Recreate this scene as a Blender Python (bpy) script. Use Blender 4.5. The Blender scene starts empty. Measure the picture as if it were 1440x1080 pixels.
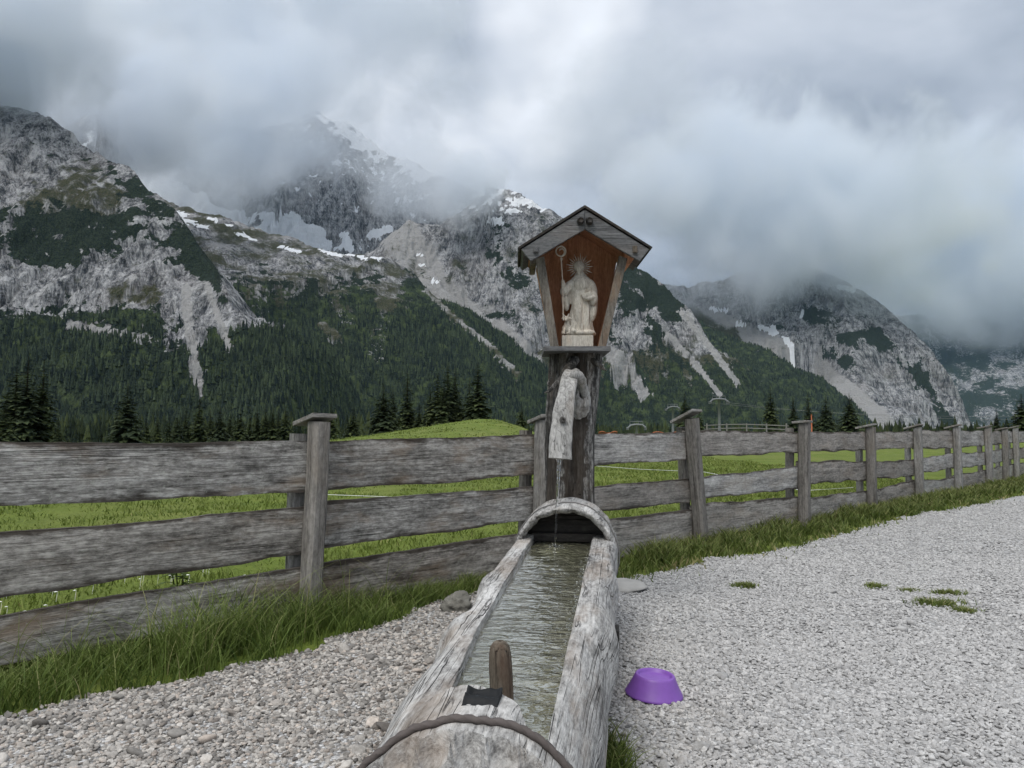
import bpy, bmesh, math, random
import numpy as np
from mathutils import Vector, Matrix, noise as mnoise

random.seed(7)
R = math.radians
scene = bpy.context.scene
COL = scene.collection

# ------------------------------------------------------------------ camera
F = 1082.0 / 1440.0              # focal length over picture width
PITCH = R(3.44)
CAM_Z = 1.2
cam_data = bpy.data.cameras.new('camera')
cam_data.sensor_width = 36.0
cam_data.lens = 36.0 * F
cam_data.clip_start = 0.05
cam_data.clip_end = 40000.0
cam = bpy.data.objects.new('camera', cam_data)
COL.objects.link(cam)
cam.location = (0, 0, CAM_Z)
cam.rotation_euler = (R(90) + PITCH, 0, 0)
scene.camera = cam

scene.render.engine = 'CYCLES'
scene.cycles.use_denoising = True
scene.cycles.use_adaptive_sampling = True
scene.cycles.adaptive_threshold = 0.02
scene.cycles.max_bounces = 16
scene.cycles.diffuse_bounces = 2
scene.cycles.glossy_bounces = 3
scene.cycles.transmission_bounces = 6
scene.cycles.transparent_max_bounces = 8
scene.cycles.volume_bounces = 14
scene.cycles.volume_step_rate = 1.0
scene.cycles.volume_max_steps = 128
scene.view_settings.view_transform = 'Standard'
scene.view_settings.look = 'None'
scene.view_settings.gamma = 1.0
scene.view_settings.exposure = 0.55


def at(px, py, Y):
    """Surveyed bearing and elevation at distance Y -> world point."""
    x = (px - 720) / 1082.0
    y = (540 - py) / 1082.0
    c, s = math.cos(PITCH), math.sin(PITCH)
    fy = c - y * s
    fz = y * c + s
    k = Y / fy
    return Vector((x * k, Y, CAM_Z + fz * k))


# ------------------------------------------------------------------ node helpers
class NT:
    def __init__(self, tree):
        self.t = tree
        self.n = tree.nodes
        self.l = tree.links

    def node(self, typ, **kw):
        n = self.n.new(typ)
        for k, v in kw.items():
            if k == 'ins':
                for kk, vv in v.items():
                    self.put(n.inputs[kk], vv)
            else:
                setattr(n, k, v)
        return n

    def put(self, sock, v):
        if isinstance(v, bpy.types.NodeSocket):
            self.l.new(v, sock)
        elif isinstance(v, bpy.types.Node):
            self.l.new(v.outputs[0], sock)
        else:
            if isinstance(v, (tuple, list)) and len(v) == 3 and sock.type == 'RGBA':
                v = (*v, 1.0)
            sock.default_value = v

    def math(self, op, a, b=0.0, c=None, clamp=False):
        n = self.n.new('ShaderNodeMath')
        n.operation = op
        n.use_clamp = clamp
        self.put(n.inputs[0], a)
        self.put(n.inputs[1], b)
        if c is not None:
            self.put(n.inputs[2], c)
        return n.outputs[0]

    def vmath(self, op, a, b=None, scale=None):
        n = self.n.new('ShaderNodeVectorMath')
        n.operation = op
        self.put(n.inputs[0], a)
        if b is not None:
            self.put(n.inputs[1], b)
        if scale is not None:
            self.put(n.inputs['Scale'], scale)
        return n.outputs['Value'] if op in ('DOT_PRODUCT', 'LENGTH', 'DISTANCE') else n.outputs['Vector']

    def noise(self, vec, scale, detail=4.0, rough=0.55, dist=0.0, dim='3D', w=None):
        n = self.n.new('ShaderNodeTexNoise')
        n.noise_dimensions = dim
        self.put(n.inputs['Vector'], vec)
        n.inputs['Scale'].default_value = scale
        n.inputs['Detail'].default_value = detail
        n.inputs['Roughness'].default_value = rough
        n.inputs['Distortion'].default_value = dist
        if w is not None:
            self.put(n.inputs['W'], w)
        return n.outputs['Fac']

    def voro(self, vec, scale, feature='F1', rand=1.0):
        n = self.n.new('ShaderNodeTexVoronoi')
        n.feature = feature
        self.put(n.inputs['Vector'], vec)
        n.inputs['Scale'].default_value = scale
        n.inputs['Randomness'].default_value = rand
        return n

    def ss(self, v, lo, hi, to0=0.0, to1=1.0, lin=False):
        n = self.n.new('ShaderNodeMapRange')
        n.interpolation_type = 'LINEAR' if lin else 'SMOOTHSTEP'
        self.put(n.inputs[0], v)
        n.inputs[1].default_value = lo
        n.inputs[2].default_value = hi
        n.inputs[3].default_value = to0
        n.inputs[4].default_value = to1
        return n.outputs[0]

    def mix(self, f, a, b, blend='MIX'):
        n = self.n.new('ShaderNodeMix')
        n.data_type = 'RGBA'
        n.blend_type = blend
        n.clamp_factor = True
        self.put(n.inputs[0], f)
        self.put(n.inputs[6], a)
        self.put(n.inputs[7], b)
        return n.outputs[2]

    def ramp(self, f, stops):
        n = self.n.new('ShaderNodeValToRGB')
        e = n.color_ramp.elements
        while len(e) < len(stops):
            e.new(0.5)
        for el, (p, c) in zip(e, stops):
            el.position = p
            el.color = (*c, 1.0) if len(c) == 3 else c
        self.put(n.inputs[0], f)
        return n.outputs[0]

    def coord(self, which='Object'):
        return self.n.new('ShaderNodeTexCoord').outputs[which]

    def mapping(self, vec, loc=(0, 0, 0), rot=(0, 0, 0), scale=(1, 1, 1)):
        n = self.n.new('ShaderNodeMapping')
        self.put(n.inputs[0], vec)
        n.inputs[1].default_value = loc
        n.inputs[2].default_value = rot
        n.inputs[3].default_value = scale
        return n.outputs[0]

    def attr(self, name, out='Fac', typ='GEOMETRY'):
        n = self.n.new('ShaderNodeAttribute')
        n.attribute_name = name
        n.attribute_type = typ
        return n.outputs[out]

    def bump(self, h, strength, distance, normal=None):
        n = self.n.new('ShaderNodeBump')
        n.inputs['Strength'].default_value = strength
        n.inputs['Distance'].default_value = distance
        self.put(n.inputs['Height'], h)
        if normal is not None:
            self.put(n.inputs['Normal'], normal)
        return n.outputs[0]


def material(name):
    m = bpy.data.materials.new(name)
    m.use_nodes = True
    nt = NT(m.node_tree)
    b = m.node_tree.nodes['Principled BSDF']
    return m, nt, b


# ------------------------------------------------------------------ world: overcast sky
SUN_EL, SUN_AZ = 57.0, 208.0     # degrees; azimuth clockwise from +Y
world = bpy.data.worlds.new('World')
scene.world = world
world.use_nodes = True
w = NT(world.node_tree)
bg = w.n['Background']
gen = w.coord('Generated')
d0 = w.vmath('NORMALIZE', gen)
sep = w.n.new('ShaderNodeSeparateXYZ')
w.put(sep.inputs[0], d0)
el = sep.outputs['Z']
sky = w.node('ShaderNodeTexSky', sky_type='NISHITA', sun_disc=False)
sky.sun_elevation = R(SUN_EL)
sky.sun_rotation = R(SUN_AZ)
# cloud deck: bearings projected on a layer overhead
den = w.math('ADD', w.math('MAXIMUM', el, 0.0), 0.16)
deck = w.vmath('SCALE', d0, scale=w.math('DIVIDE', 1.0, den))
wn = w.node('ShaderNodeTexNoise', ins={'Vector': deck, 'Scale': 0.9, 'Detail': 2.0})
warp = w.vmath('ADD', deck, w.vmath('SCALE', w.vmath('SUBTRACT', wn.outputs['Color'], (0.5, 0.5, 0.5)), scale=0.55))
n1 = w.noise(warp, 0.62, 3.0, 0.52)
n2 = w.noise(warp, 2.3, 4.0, 0.55)
dn = w.node('ShaderNodeTexNoise', ins={'Vector': d0, 'Scale': 4.5, 'Detail': 3.0, 'Roughness': 0.55})
dirw = w.vmath('NORMALIZE', w.vmath('ADD', d0, w.vmath('SCALE', w.vmath('SUBTRACT', dn.outputs['Color'], (0.5, 0.5, 0.5)), scale=0.34)))
lum = w.math('ADD', w.ss(el, 0.0, 1.0, 0.150, 0.92, lin=True), w.math('MULTIPLY', w.math('SUBTRACT', n1, 0.5), 0.30))
lum = w.math('ADD', lum, w.math('MULTIPLY', w.math('SUBTRACT', n2, 0.5), 0.42))
# thin places and heavy places of the deck, by bearing (degrees from +Y, elevation, width, weight)
for px, py, wid, wt in ((190, 110, 12, 0.26), (560, 215, 7, 0.30), (775, 62, 5, 0.34), (700, 235, 6, 0.22), (330, 170, 9, 0.18), (960, 190, 9, .10),
                        (490, 45, 11, -0.20), (640, 90, 7, -0.14), (1000, 10, 14, -0.10), (1230, 160, 15, -0.12), (1100, 330, 9, -.05), (60, 60, 6, -0.04)):
    v = (at(px, py, 1000.0) - Vector((0, 0, CAM_Z))).normalized()
    dt = w.vmath('DOT_PRODUCT', dirw, tuple(v))
    lum = w.math('ADD', lum, w.ss(dt, math.cos(R(wid * 1.5)), 1.0, 0.0, wt * .62))
lum = w.math('MAXIMUM', lum, 0.11)
tint = w.ramp(lum, [(0.16, (0.75, 0.90, 1.15)), (0.34, (0.82, 0.93, 1.11)), (0.65, (0.93, 0.975, 1.05))])
cloudc = w.vmath('SCALE', tint, scale=lum)
skyc = w.vmath('SCALE', sky.outputs[0], scale=0.06)
w.put(bg.inputs['Color'], w.mix(0.93, skyc, cloudc))
bg.inputs['Strength'].default_value = 1.0
world.cycles.sampling_method = 'MANUAL'
world.cycles.sample_map_resolution = 256

# ------------------------------------------------------------------ sun behind the overcast
sun_data = bpy.data.lights.new('sun', 'SUN')
sun_data.energy = 1.5
sun_data.angle = R(30)
sun_data.color = (1.0, 0.965, 0.91)
sun = bpy.data.objects.new('sun', sun_data)
COL.objects.link(sun)
sd = Vector((math.sin(R(SUN_AZ)) * math.cos(R(SUN_EL)), math.cos(R(SUN_AZ)) * math.cos(R(SUN_EL)), math.sin(R(SUN_EL))))
sun.rotation_euler = sd.to_track_quat('Z', 'Y').to_euler()
sun.location = (0, 0, 50)


# ------------------------------------------------------------------ numpy noise
def _hash(ix, iy, iz, seed):
    h = (ix.astype(np.int64) * 374761393 + iy.astype(np.int64) * 668265263 + iz.astype(np.int64) * 2147483647 + seed * 974634777) & 0xffffffff
    h = ((h ^ (h >> 13)) * 1274126177) & 0xffffffff
    h = ((h ^ (h >> 16)) * 2246822519) & 0xffffffff
    return (h ^ (h >> 15)) & 0xffffffff


def pn(x, y, z=None, seed=0):
    """Perlin-like gradient noise, about -1..1, vectorised."""
    x = np.asarray(x, float)
    y = np.asarray(y, float) + 0 * x
    z = np.zeros_like(x) if z is None else np.asarray(z, float) + 0 * x
    ix, iy, iz = np.floor(x).astype(np.int64), np.floor(y).astype(np.int64), np.floor(z).astype(np.int64)
    fx, fy, fz = x - ix, y - iy, z - iz
    sx, sy, sz = (f * f * f * (f * (f * 6 - 15) + 10) for f in (fx, fy, fz))
    out = 0.0
    for a in (0, 1):
        wx = sx if a else 1 - sx
        for b in (0, 1):
            wy = sy if b else 1 - sy
            for c in (0, 1):
                wz = sz if c else 1 - sz
                h = _hash(ix + a, iy + b, iz + c, seed)
                g = ((h & 1023) / 511.5 - 1) * (fx - a) + (((h >> 10) & 1023) / 511.5 - 1) * (fy - b) + (((h >> 20) & 1023) / 511.5 - 1) * (fz - c)
                out = out + wx * wy * wz * g
    return out * 1.6


def fbm(x, y, z=None, oct=5, seed=0, gain=0.5, lac=2.03):
    o, a, f = 0.0, 1.0, 1.0
    for i in range(oct):
        o = o + a * pn(np.asarray(x) * f, np.asarray(y) * f, None if z is None else np.asarray(z) * f, seed + i * 17)
        a *= gain
        f *= lac
    return o


def ridged(x, y, oct=5, seed=0, gain=0.5):
    o, a, f = 0.0, 1.0, 1.0
    for i in range(oct):
        o = o + a * (1 - np.abs(pn(np.asarray(x) * f, np.asarray(y) * f, None, seed + i * 31)) * 2)
        a *= gain
        f *= 2.07
    return o


def sstep(v, lo, hi):
    t = np.clip((v - lo) / (hi - lo), 0, 1)
    return t * t * (3 - 2 * t)


# ------------------------------------------------------------------ object helpers
def mesh_np(name, verts, faces, smooth=True):
    verts = np.ascontiguousarray(verts, dtype=np.float32)
    me = bpy.data.meshes.new(name)
    me.vertices.add(len(verts))
    me.vertices.foreach_set('co', verts.ravel())
    if isinstance(faces, np.ndarray):
        faces = [faces]
    nl = sum(f.size for f in faces)
    npoly = sum(len(f) for f in faces)
    me.loops.add(nl)
    me.loops.foreach_set('vertex_index', np.concatenate([f.ravel() for f in faces]).astype(np.int32))
    me.polygons.add(npoly)
    sizes = np.concatenate([np.full(len(f), f.shape[1]) for f in faces])
    me.polygons.foreach_set('loop_start', np.concatenate([[0], np.cumsum(sizes)[:-1]]).astype(np.int32))
    me.polygons.foreach_set('use_smooth', np.full(npoly, smooth))
    me.update(calc_edges=True)
    me.validate()
    return me


def grid_faces(nu, nv, wrap_u=False, wrap_v=False):
    """quads of a grid with index i*nv+j."""
    i = np.arange(nu if wrap_u else nu - 1)
    j = np.arange(nv if wrap_v else nv - 1)
    I, J = np.meshgrid(i, j, indexing='ij')
    I2, J2 = (I + 1) % nu, (J + 1) % nv
    return np.stack([I * nv + J, I2 * nv + J, I2 * nv + J2, I * nv + J2], -1).reshape(-1, 4)


def float_attr(me, name, vals):
    a = me.attributes.new(name, 'FLOAT', 'POINT')
    a.data.foreach_set('value', np.ascontiguousarray(vals, dtype=np.float32).ravel())


def link(name, me, mat=None, parent=None, loc=None, rot=None):
    o = bpy.data.objects.new(name, me)
    COL.objects.link(o)
    if mat is not None and me is not None and len(me.materials) == 0:
        me.materials.append(mat)
    if parent is not None:
        o.parent = parent
    if loc is not None:
        o.location = loc
    if rot is not None:
        o.rotation_euler = rot
    return o


def tag(o, label=None, cat=None, group=None, kind=None):
    if label:
        o['label'] = label
    if cat:
        o['category'] = cat
    if group:
        o['group'] = group
    if kind:
        o['kind'] = kind
    return o


def thing(name, loc, label, cat, group=None, rot=None):
    o = link(name, None, loc=loc, rot=rot)
    o.empty_display_size = 0.1
    return tag(o, label, cat, group)


def bm_mesh(name, bm, smooth=False):
    me = bpy.data.meshes.new(name)
    bm.normal_update()
    bm.to_mesh(me)
    bm.free()
    if smooth:
        me.polygons.foreach_set('use_smooth', np.full(len(me.polygons), True))
    return me


def box_bm(sx, sy, sz, center=(0, 0, 0), bevel=0.0, seg=2, bm=None):
    nb = bmesh.new()
    bmesh.ops.create_cube(nb, size=1.0)
    for v in nb.verts:
        v.co = Vector((v.co.x * sx, v.co.y * sy, v.co.z * sz))
    if bevel > 0:
        bmesh.ops.bevel(nb, geom=nb.edges[:], offset=bevel, segments=seg, profile=0.6, affect='EDGES')
    for v in nb.verts:
        v.co += Vector(center)
    if bm is None:
        return nb
    me = bpy.data.meshes.new('t')
    nb.to_mesh(me)
    nb.free()
    bm.from_mesh(me)
    bpy.data.meshes.remove(me)
    return bm


def tube_np(path, radii, n=12, cap=True, squash=None):
    """tube along a polyline; returns verts, faces."""
    P = np.array([tuple(p) for p in path], float)
    m = len(P)
    rad = np.broadcast_to(np.asarray(radii, float), (m,))
    T = np.gradient(P, axis=0)
    T /= np.linalg.norm(T, axis=1, keepdims=True) + 1e-9
    up = np.array([0, 0, 1.0]) if abs(T[0][2]) < 0.9 else np.array([1.0, 0, 0])
    U = np.zeros_like(P)
    u = np.cross(T[0], up)
    u /= np.linalg.norm(u)
    for i in range(m):
        u = u - T[i] * np.dot(u, T[i])
        u /= np.linalg.norm(u) + 1e-9
        U[i] = u
    V = np.cross(T, U)
    a = np.linspace(0, 2 * np.pi, n, endpoint=False)
    ca, sa = np.cos(a), np.sin(a)
    if squash is not None:
        sa = sa * squash
    ring = P[:, None, :] + rad[:, None, None] * (ca[None, :, None] * U[:, None, :] + sa[None, :, None] * V[:, None, :])
    verts = ring.reshape(-1, 3)
    f = [grid_faces(m, n, wrap_v=True)]
    if cap:
        verts = np.vstack([verts, P[:1], P[-1:]])
        k = m * n
        j = np.arange(n)
        f.append(np.stack([np.full(n, k), (j + 1) % n, j], -1))
        b = (m - 1) * n
        f.append(np.stack([np.full(n, k + 1), b + j, b + (j + 1) % n], -1))
    return verts, f


class Mesher:
    """collects arrays of verts and faces."""
    def __init__(self):
        self.v, self.f, self.n = [], [], 0

    def add(self, v, f):
        if isinstance(f, np.ndarray):
            f = [f]
        self.v.append(np.asarray(v, float))
        self.f += [q + self.n for q in f]
        self.n += len(v)

    def mesh(self, name, smooth=True):
        by = {}
        for q in self.f:
            by.setdefault(q.shape[1], []).append(q)
        return mesh_np(name, np.vstack(self.v), [np.vstack(q) for q in by.values()], smooth)


# ================================================================== FAR LAND
def far_material():
    m, nt, b = material('mountain_surface')
    co = nt.coord('Object')
    geo = nt.n.new('ShaderNodeNewGeometry')
    seps = nt.n.new('ShaderNodeSeparateXYZ')
    nt.put(seps.inputs[0], geo.outputs['Normal'])
    # limestone: streaks running down the fall line, ledges, blotches
    fall = nt.mapping(co, scale=(1, 1, 0.16))
    st1 = nt.noise(fall, 0.045, 6.0, 0.62)
    st2 = nt.noise(fall, 0.19, 4.0, 0.6)
    bl = nt.noise(co, 0.006, 4.0, 0.5)
    led = nt.noise(nt.mapping(co, rot=(0.12, 0.2, 0), scale=(0.12, 0.12, 1)), 0.06, 5.0, 0.6)
    st3 = nt.noise(nt.mapping(co, scale=(1, 1, 0.30)), 0.55, 3.0, 0.65)
    k = nt.math('ADD', nt.math('MULTIPLY', st1, 0.42), nt.math('ADD', nt.math('MULTIPLY', st2, 0.32), nt.math('ADD', nt.math('MULTIPLY', led, 0.14), nt.math('MULTIPLY', st3, 0.20))))
    rock = nt.ramp(k, [(0.445, (0.022, 0.024, 0.029)), (0.495, (0.090, 0.092, 0.098)), (0.545, (0.235, 0.236, 0.242)), (0.62, (0.46, 0.46, 0.465))])
    rock = nt.mix(nt.ss(bl, 0.48, 0.70, 0.0, 0.6), rock, nt.mix(0.45, rock, (0.19, 0.165, 0.15)))
    fine = nt.noise(co, 0.12, 5.0, 0.65)
    fine2 = nt.noise(co, 0.4, 3.0, 0.6)
    medn = nt.noise(nt.mapping(co, scale=(1, 1, 1.8)), 0.030, 4.0, 0.6, 0.6)

    def mask(name, soft=0.10, amp=0.5):
        a = nt.attr(name)
        e = nt.math('ADD', a, nt.math('MULTIPLY', nt.math('SUBTRACT', fine, 0.5), amp))
        e = nt.math('ADD', e, nt.math('MULTIPLY', nt.math('SUBTRACT', medn, 0.5), amp * 1.5))
        return nt.ss(e, 0.5 - soft, 0.5 + soft)
    scree = nt.mix(fine, (0.23, 0.226, 0.222), (0.42, 0.415, 0.408))
    c = nt.mix(mask('scree', 0.2), rock, scree)
    grass = nt.mix(nt.ss(fine2, 0.35, 0.65), (0.034, 0.042, 0.020), (0.085, 0.080, 0.050))
    c = nt.mix(mask('grass', 0.22), c, grass)
    pine = nt.mix(nt.ss(fine2, 0.38, 0.66), (0.009, 0.016, 0.013), (0.034, 0.047, 0.028))
    pine = nt.mix(nt.math('MULTIPLY', nt.ss(nt.attr('wood'), .4, .6), nt.ss(nt.noise(co, 0.035, 5.0, 0.65), .44, .62)), pine, nt.mix(fine2, (0.040, 0.058, 0.024), (0.085, 0.112, 0.045)))
    c = nt.mix(mask('pine', 0.035, 0.95), c, pine)
    sn = mask('snow', 0.05, 0.24)
    c = nt.mix(sn, c, (0.80, 0.82, 0.85))
    nt.put(b.inputs['Base Color'], c)
    b.inputs['Roughness'].default_value = 0.95
    b.inputs['Specular IOR Level'].default_value = 0.1
    hgt = nt.math('ADD', nt.math('MULTIPLY', st1, 16.0), nt.math('ADD', nt.math('MULTIPLY', st2, 8.0), nt.math('ADD', nt.math('MULTIPLY', fine, 4.0), nt.math('MULTIPLY', led, 8.0))))
    nt.put(b.inputs['Normal'], nt.bump(hgt, 1.0, 1.0))
    return m


MAT_FAR = far_material()


def forest_material(name, lo, hi):
    m, nt, b = material(name)
    t = nt.attr('tint')
    co = nt.coord('Object')
    n = nt.noise(co, 0.9, 2.0)
    c = nt.ramp(t, [(0.0, lo), (1.0, hi)])
    c = nt.mix(nt.math('MULTIPLY', n, 0.5), c, (0.012, 0.020, 0.012))
    nt.put(b.inputs['Base Color'], c)
    b.inputs['Roughness'].default_value = 0.9
    b.inputs['Specular IOR Level'].default_value = 0.15
    return m


MAT_FOREST = forest_material('far_forest', (0.008, 0.015, 0.013), (0.078, 0.105, 0.054))
MAT_FOREST2 = forest_material('near_forest', (0.012, 0.019, 0.009), (0.070, 0.088, 0.032))


def poly3(pts):
    return np.array([tuple(at(*p)) for p in pts])


def ridge_eval(X, Y, ridges, jag=0.0, seed=0):
    """height of a mountain as the upper hull of slopes falling off ridge lines."""
    H = np.full(X.shape, -1e9)
    S = np.zeros(X.shape)
    D = np.zeros(X.shape)
    for ri, (P, tan_up, z_apron, tan_low) in enumerate(ridges):
        best = np.full(X.shape, 1e18)
        bz = np.zeros(X.shape)
        bs = np.zeros(X.shape)
        s0 = 0.0
        for a, b in zip(P[:-1], P[1:]):
            dx, dy = b[0] - a[0], b[1] - a[1]
            L2 = dx * dx + dy * dy
            t = np.clip(((X - a[0]) * dx + (Y - a[1]) * dy) / L2, 0, 1)
            d2 = (X - a[0] - t * dx) ** 2 + (Y - a[1] - t * dy) ** 2
            mk = d2 < best
            best = np.where(mk, d2, best)
            bz = np.where(mk, a[2] + t * (b[2] - a[2]), bz)
            L = math.sqrt(L2)
            bs = np.where(mk, s0 + t * L, bs)
            s0 += L
        d = np.sqrt(best)
        bz = bz + jag * fbm(bs / (jag * 7 + 1), bs * 0 + ri * 3.3, None, 4, seed, .6)
        h = bz - tan_up * d
        low = z_apron - (z_apron - h) * (tan_low / tan_up)
        top_low = bz - tan_low * d           # ridge itself lies below the apron height
        low = np.where(bz < z_apron, top_low, low)
        h = np.where(h > z_apron, h, low)
        mk = h > H
        H = np.where(mk, h, H)
        S = np.where(mk, bs + ri * 5000, S)
        D = np.where(mk, d, D)
    return H, S, D


def seg_dist(px, pz, pts):
    """distance in a face's own (across, up) plane to a polyline."""
    best = np.full(px.shape, 1e18)
    for a, b in zip(pts[:-1], pts[1:]):
        dx, dz = b[0] - a[0], b[1] - a[1]
        L2 = dx * dx + dz * dz + 1e-9
        t = np.clip(((px - a[0]) * dx + (pz - a[1]) * dz) / L2, 0, 1)
        best = np.minimum(best, (px - a[0] - t * dx) ** 2 + (pz - a[1] - t * dz) ** 2)
    return np.sqrt(best)


def xz(pts, Y):
    return [(at(a, b, Y).x, at(a, b, Y).z) for a, b in pts]


TERRAIN = {}


def mountain(name, label, bounds, res, ridges, rough, masks, seed, gully=10.0):
    x0, x1, y0, y1 = bounds
    nx, ny = int((x1 - x0) / res) + 1, int((y1 - y0) / res) + 1
    gx, gy = np.linspace(x0, x1, nx), np.linspace(y0, y1, ny)
    X, Y = np.meshgrid(gx, gy, indexing='ij')
    sc = rough
    wx = X + sc * 1.1 * fbm(X / (sc * 9), Y / (sc * 9), None, 3, seed + 3)
    wy = Y + sc * 1.1 * fbm(X / (sc * 9), Y / (sc * 9), None, 3, seed + 5)
    H, S, D = ridge_eval(wx, wy, ridges, sc * .45, seed + 55)
    free = sstep(D, 0, sc * 6)
    H = H + free * sc * 0.85 * fbm(X / (sc * 9), Y / (sc * 9), None, 5, seed, 0.52)
    H = H + (0.3 + 0.7 * free) * sc * 0.34 * ridged(X / (sc * 2.6), Y / (sc * 2.6), 4, seed + 9, 0.58)
    H = H + gully * sstep(D, 5, sc * 4) * (ridged(S / 42.0 + .4 * fbm(D / 90, S / 90, None, 2, seed + 22), D / 300.0, 4, seed + 21, .55) - 0.9)
    H = H + sc * 0.32 * np.sin(H / (sc * 1.5) + 2.5 * fbm(X / (sc * 10), Y / (sc * 10), None, 2, seed + 41))
    rim = np.minimum(np.minimum(X - x0, x1 - X), np.minimum(Y - y0, y1 - Y)) / (sc * 5)
    H = H - sc * 9 * (1 - sstep(rim, 0, 1))          # the sheet dives under its neighbours at its border
    me = mesh_np(name, np.stack([X, Y, H], -1).reshape(-1, 3), grid_faces(nx, ny))
    gxs, gys = np.gradient(H, gx, gy)
    slope = np.sqrt(gxs ** 2 + gys ** 2)
    mk = masks(X, Y, H, slope, D)
    for k in ('pine', 'grass', 'scree', 'snow', 'wood'):
        float_attr(me, k, mk.get(k, np.zeros_like(X)))
    o = link(name, me, MAT_FAR)
    tag(o, label, kind='structure')
    TERRAIN[name] = (X, Y, H, slope, D, mk)
    return o


def blob(X, Z, pts, rad, seed, wob=0.35):
    """soft patch along a polyline on a face; about 1 inside, 0 outside."""
    d = seg_dist(X, Z, pts)
    d = d * np.maximum(1 + wob * fbm(X / (rad * 1.2), Z / (rad * 1.2), None, 3, seed), .35)
    return 1 - sstep(d, rad * 0.55, rad * 1.35)


# ---- left rocky mountain
def left_masks(X, Y, H, sl, D):
    Yf = 1420.0
    q = Yf / Y                       # bring the face on one plane
    U, Z = X * q, (H - CAM_Z) * q + CAM_Z
    n = fbm(X / 60, H / 26, Y / 60, 4, 11, .6)
    n2 = fbm(X / 22, H / 14, Y / 22, 3, 12, .6)
    pine = 0.22 + 0.48 * n + 0.30 * n2
    pine -= 0.35 * sstep(H, 420, 560)
    for pts, rad, wt in (([(0, 320), (60, 330), (130, 320)], 32, .62), ([(120, 300), (60, 300)], 22, .4), ([(110, 215), (60, 208), (150, 240)], 16, .5),
                         ([(165, 235), (195, 262), (232, 300), (268, 345), (290, 385)], 16, .75), ([(255, 345), (285, 390), (300, 400)], 25, .55),
                         ([(40, 350), (100, 360), (115, 340)], 24, .45), ([(150, 318), (185, 312), (200, 310)], 17, .5), ([(60, 375), (95, 372)], 18, .5),
                         ([(130, 350), (190, 355)], 15, .5), ([(170, 262), (200, 268)], 14, .5), ([(215, 355), (230, 365)], 16, .4)):
        pine = pine + .72 * wt * blob(U, Z, xz(pts, Yf), rad * Yf / 1082, 5)
    for pts, rad, wt in (([(20, 395), (90, 395), (180, 390), (250, 395), (280, 420)], 20, .8), ([(0, 240), (80, 245), (130, 280)], 24, .45),
                         ([(130, 420), (200, 425)], 9, .35)):
        pine -= wt * blob(U, Z, xz(pts, Yf), rad * Yf / 1082, 6)
    below = 1 - sstep(Z + 22 * n, xz([(0, 452)], Yf)[0][1], xz([(0, 425)], Yf)[0][1])
    right = 1 - sstep(U + 14 * n2, xz([(225, 0)], Yf)[0][0], xz([(262, 0)], Yf)[0][0])
    pine = np.maximum(pine, below * right * 1.0)
    below2 = 1 - sstep(Z + 12 * n, xz([(0, 505)], Yf)[0][1], xz([(0, 470)], Yf)[0][1])
    tailz = xz([(0, 458)], Yf)[0][1]
    tail = (1 - sstep(Z + 10 * n2, tailz - 14, tailz + 8)) * sstep(U, xz([(296, 0)], Yf)[0][0], xz([(312, 0)], Yf)[0][0])
    pine = np.maximum(pine, np.maximum(below2, tail))
    grass = 0.15 + 0.4 * n2 + 0.5 * (blob(U, Z, xz([(110, 265), (140, 285), (60, 290)], Yf), 45, 7) + blob(U, Z, xz([(160, 412), (215, 415)], Yf), 16, 8))
    chute = np.maximum(blob(U, Z, xz([(262, 405), (264, 450), (272, 500), (281, 548)], Yf), 8.5, 9, .6),
                       blob(U, Z, xz([(290, 400), (308, 450), (323, 492)], Yf), 5.5, 10, .6))
    chute = np.maximum(chute, blob(U, Z, xz([(90, 452), (160, 468), (210, 476)], Yf), 5, 14, .9))
    cliff = blob(U, Z, xz([(320, 400), (345, 435), (330, 450)], Yf), 16, 13, .5)
    pine = pine - 1.6 * chute - .8 * cliff
    grass = grass - chute
    return dict(pine=pine, grass=grass, scree=chute * 1.1, snow=np.zeros_like(X), chute=chute, wood=np.maximum(below2, np.maximum(tail, .8 * below * right)))


L1 = poly3([(-420, -160, 1950), (-200, 40, 1850), (-60, 118, 1750), (0, 146, 1700), (62, 162, 1680), (105, 190, 1650), (140, 214, 1630), (190, 250, 1590), (230, 290, 1550),
            (270, 338, 1500), (300, 378, 1450), (330, 418, 1390), (350, 455, 1330), (380, 520, 1240), (420, 600, 1120)])
L1b = poly3([(-300, 120, 1720), (-200, 260, 1500), (-120, 400, 1300), (-60, 520, 1100)])
mountain('left_mountain', 'grey rock mountain with dark dwarf pine patches and a pale scree chute', (-1750, -250, 820, 1900), 4.6,
         [(L1, 1.15, 205.0, 0.50), (L1b, 0.9, 150.0, 0.45)], 22.0, left_masks, 100, 21.0)


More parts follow.
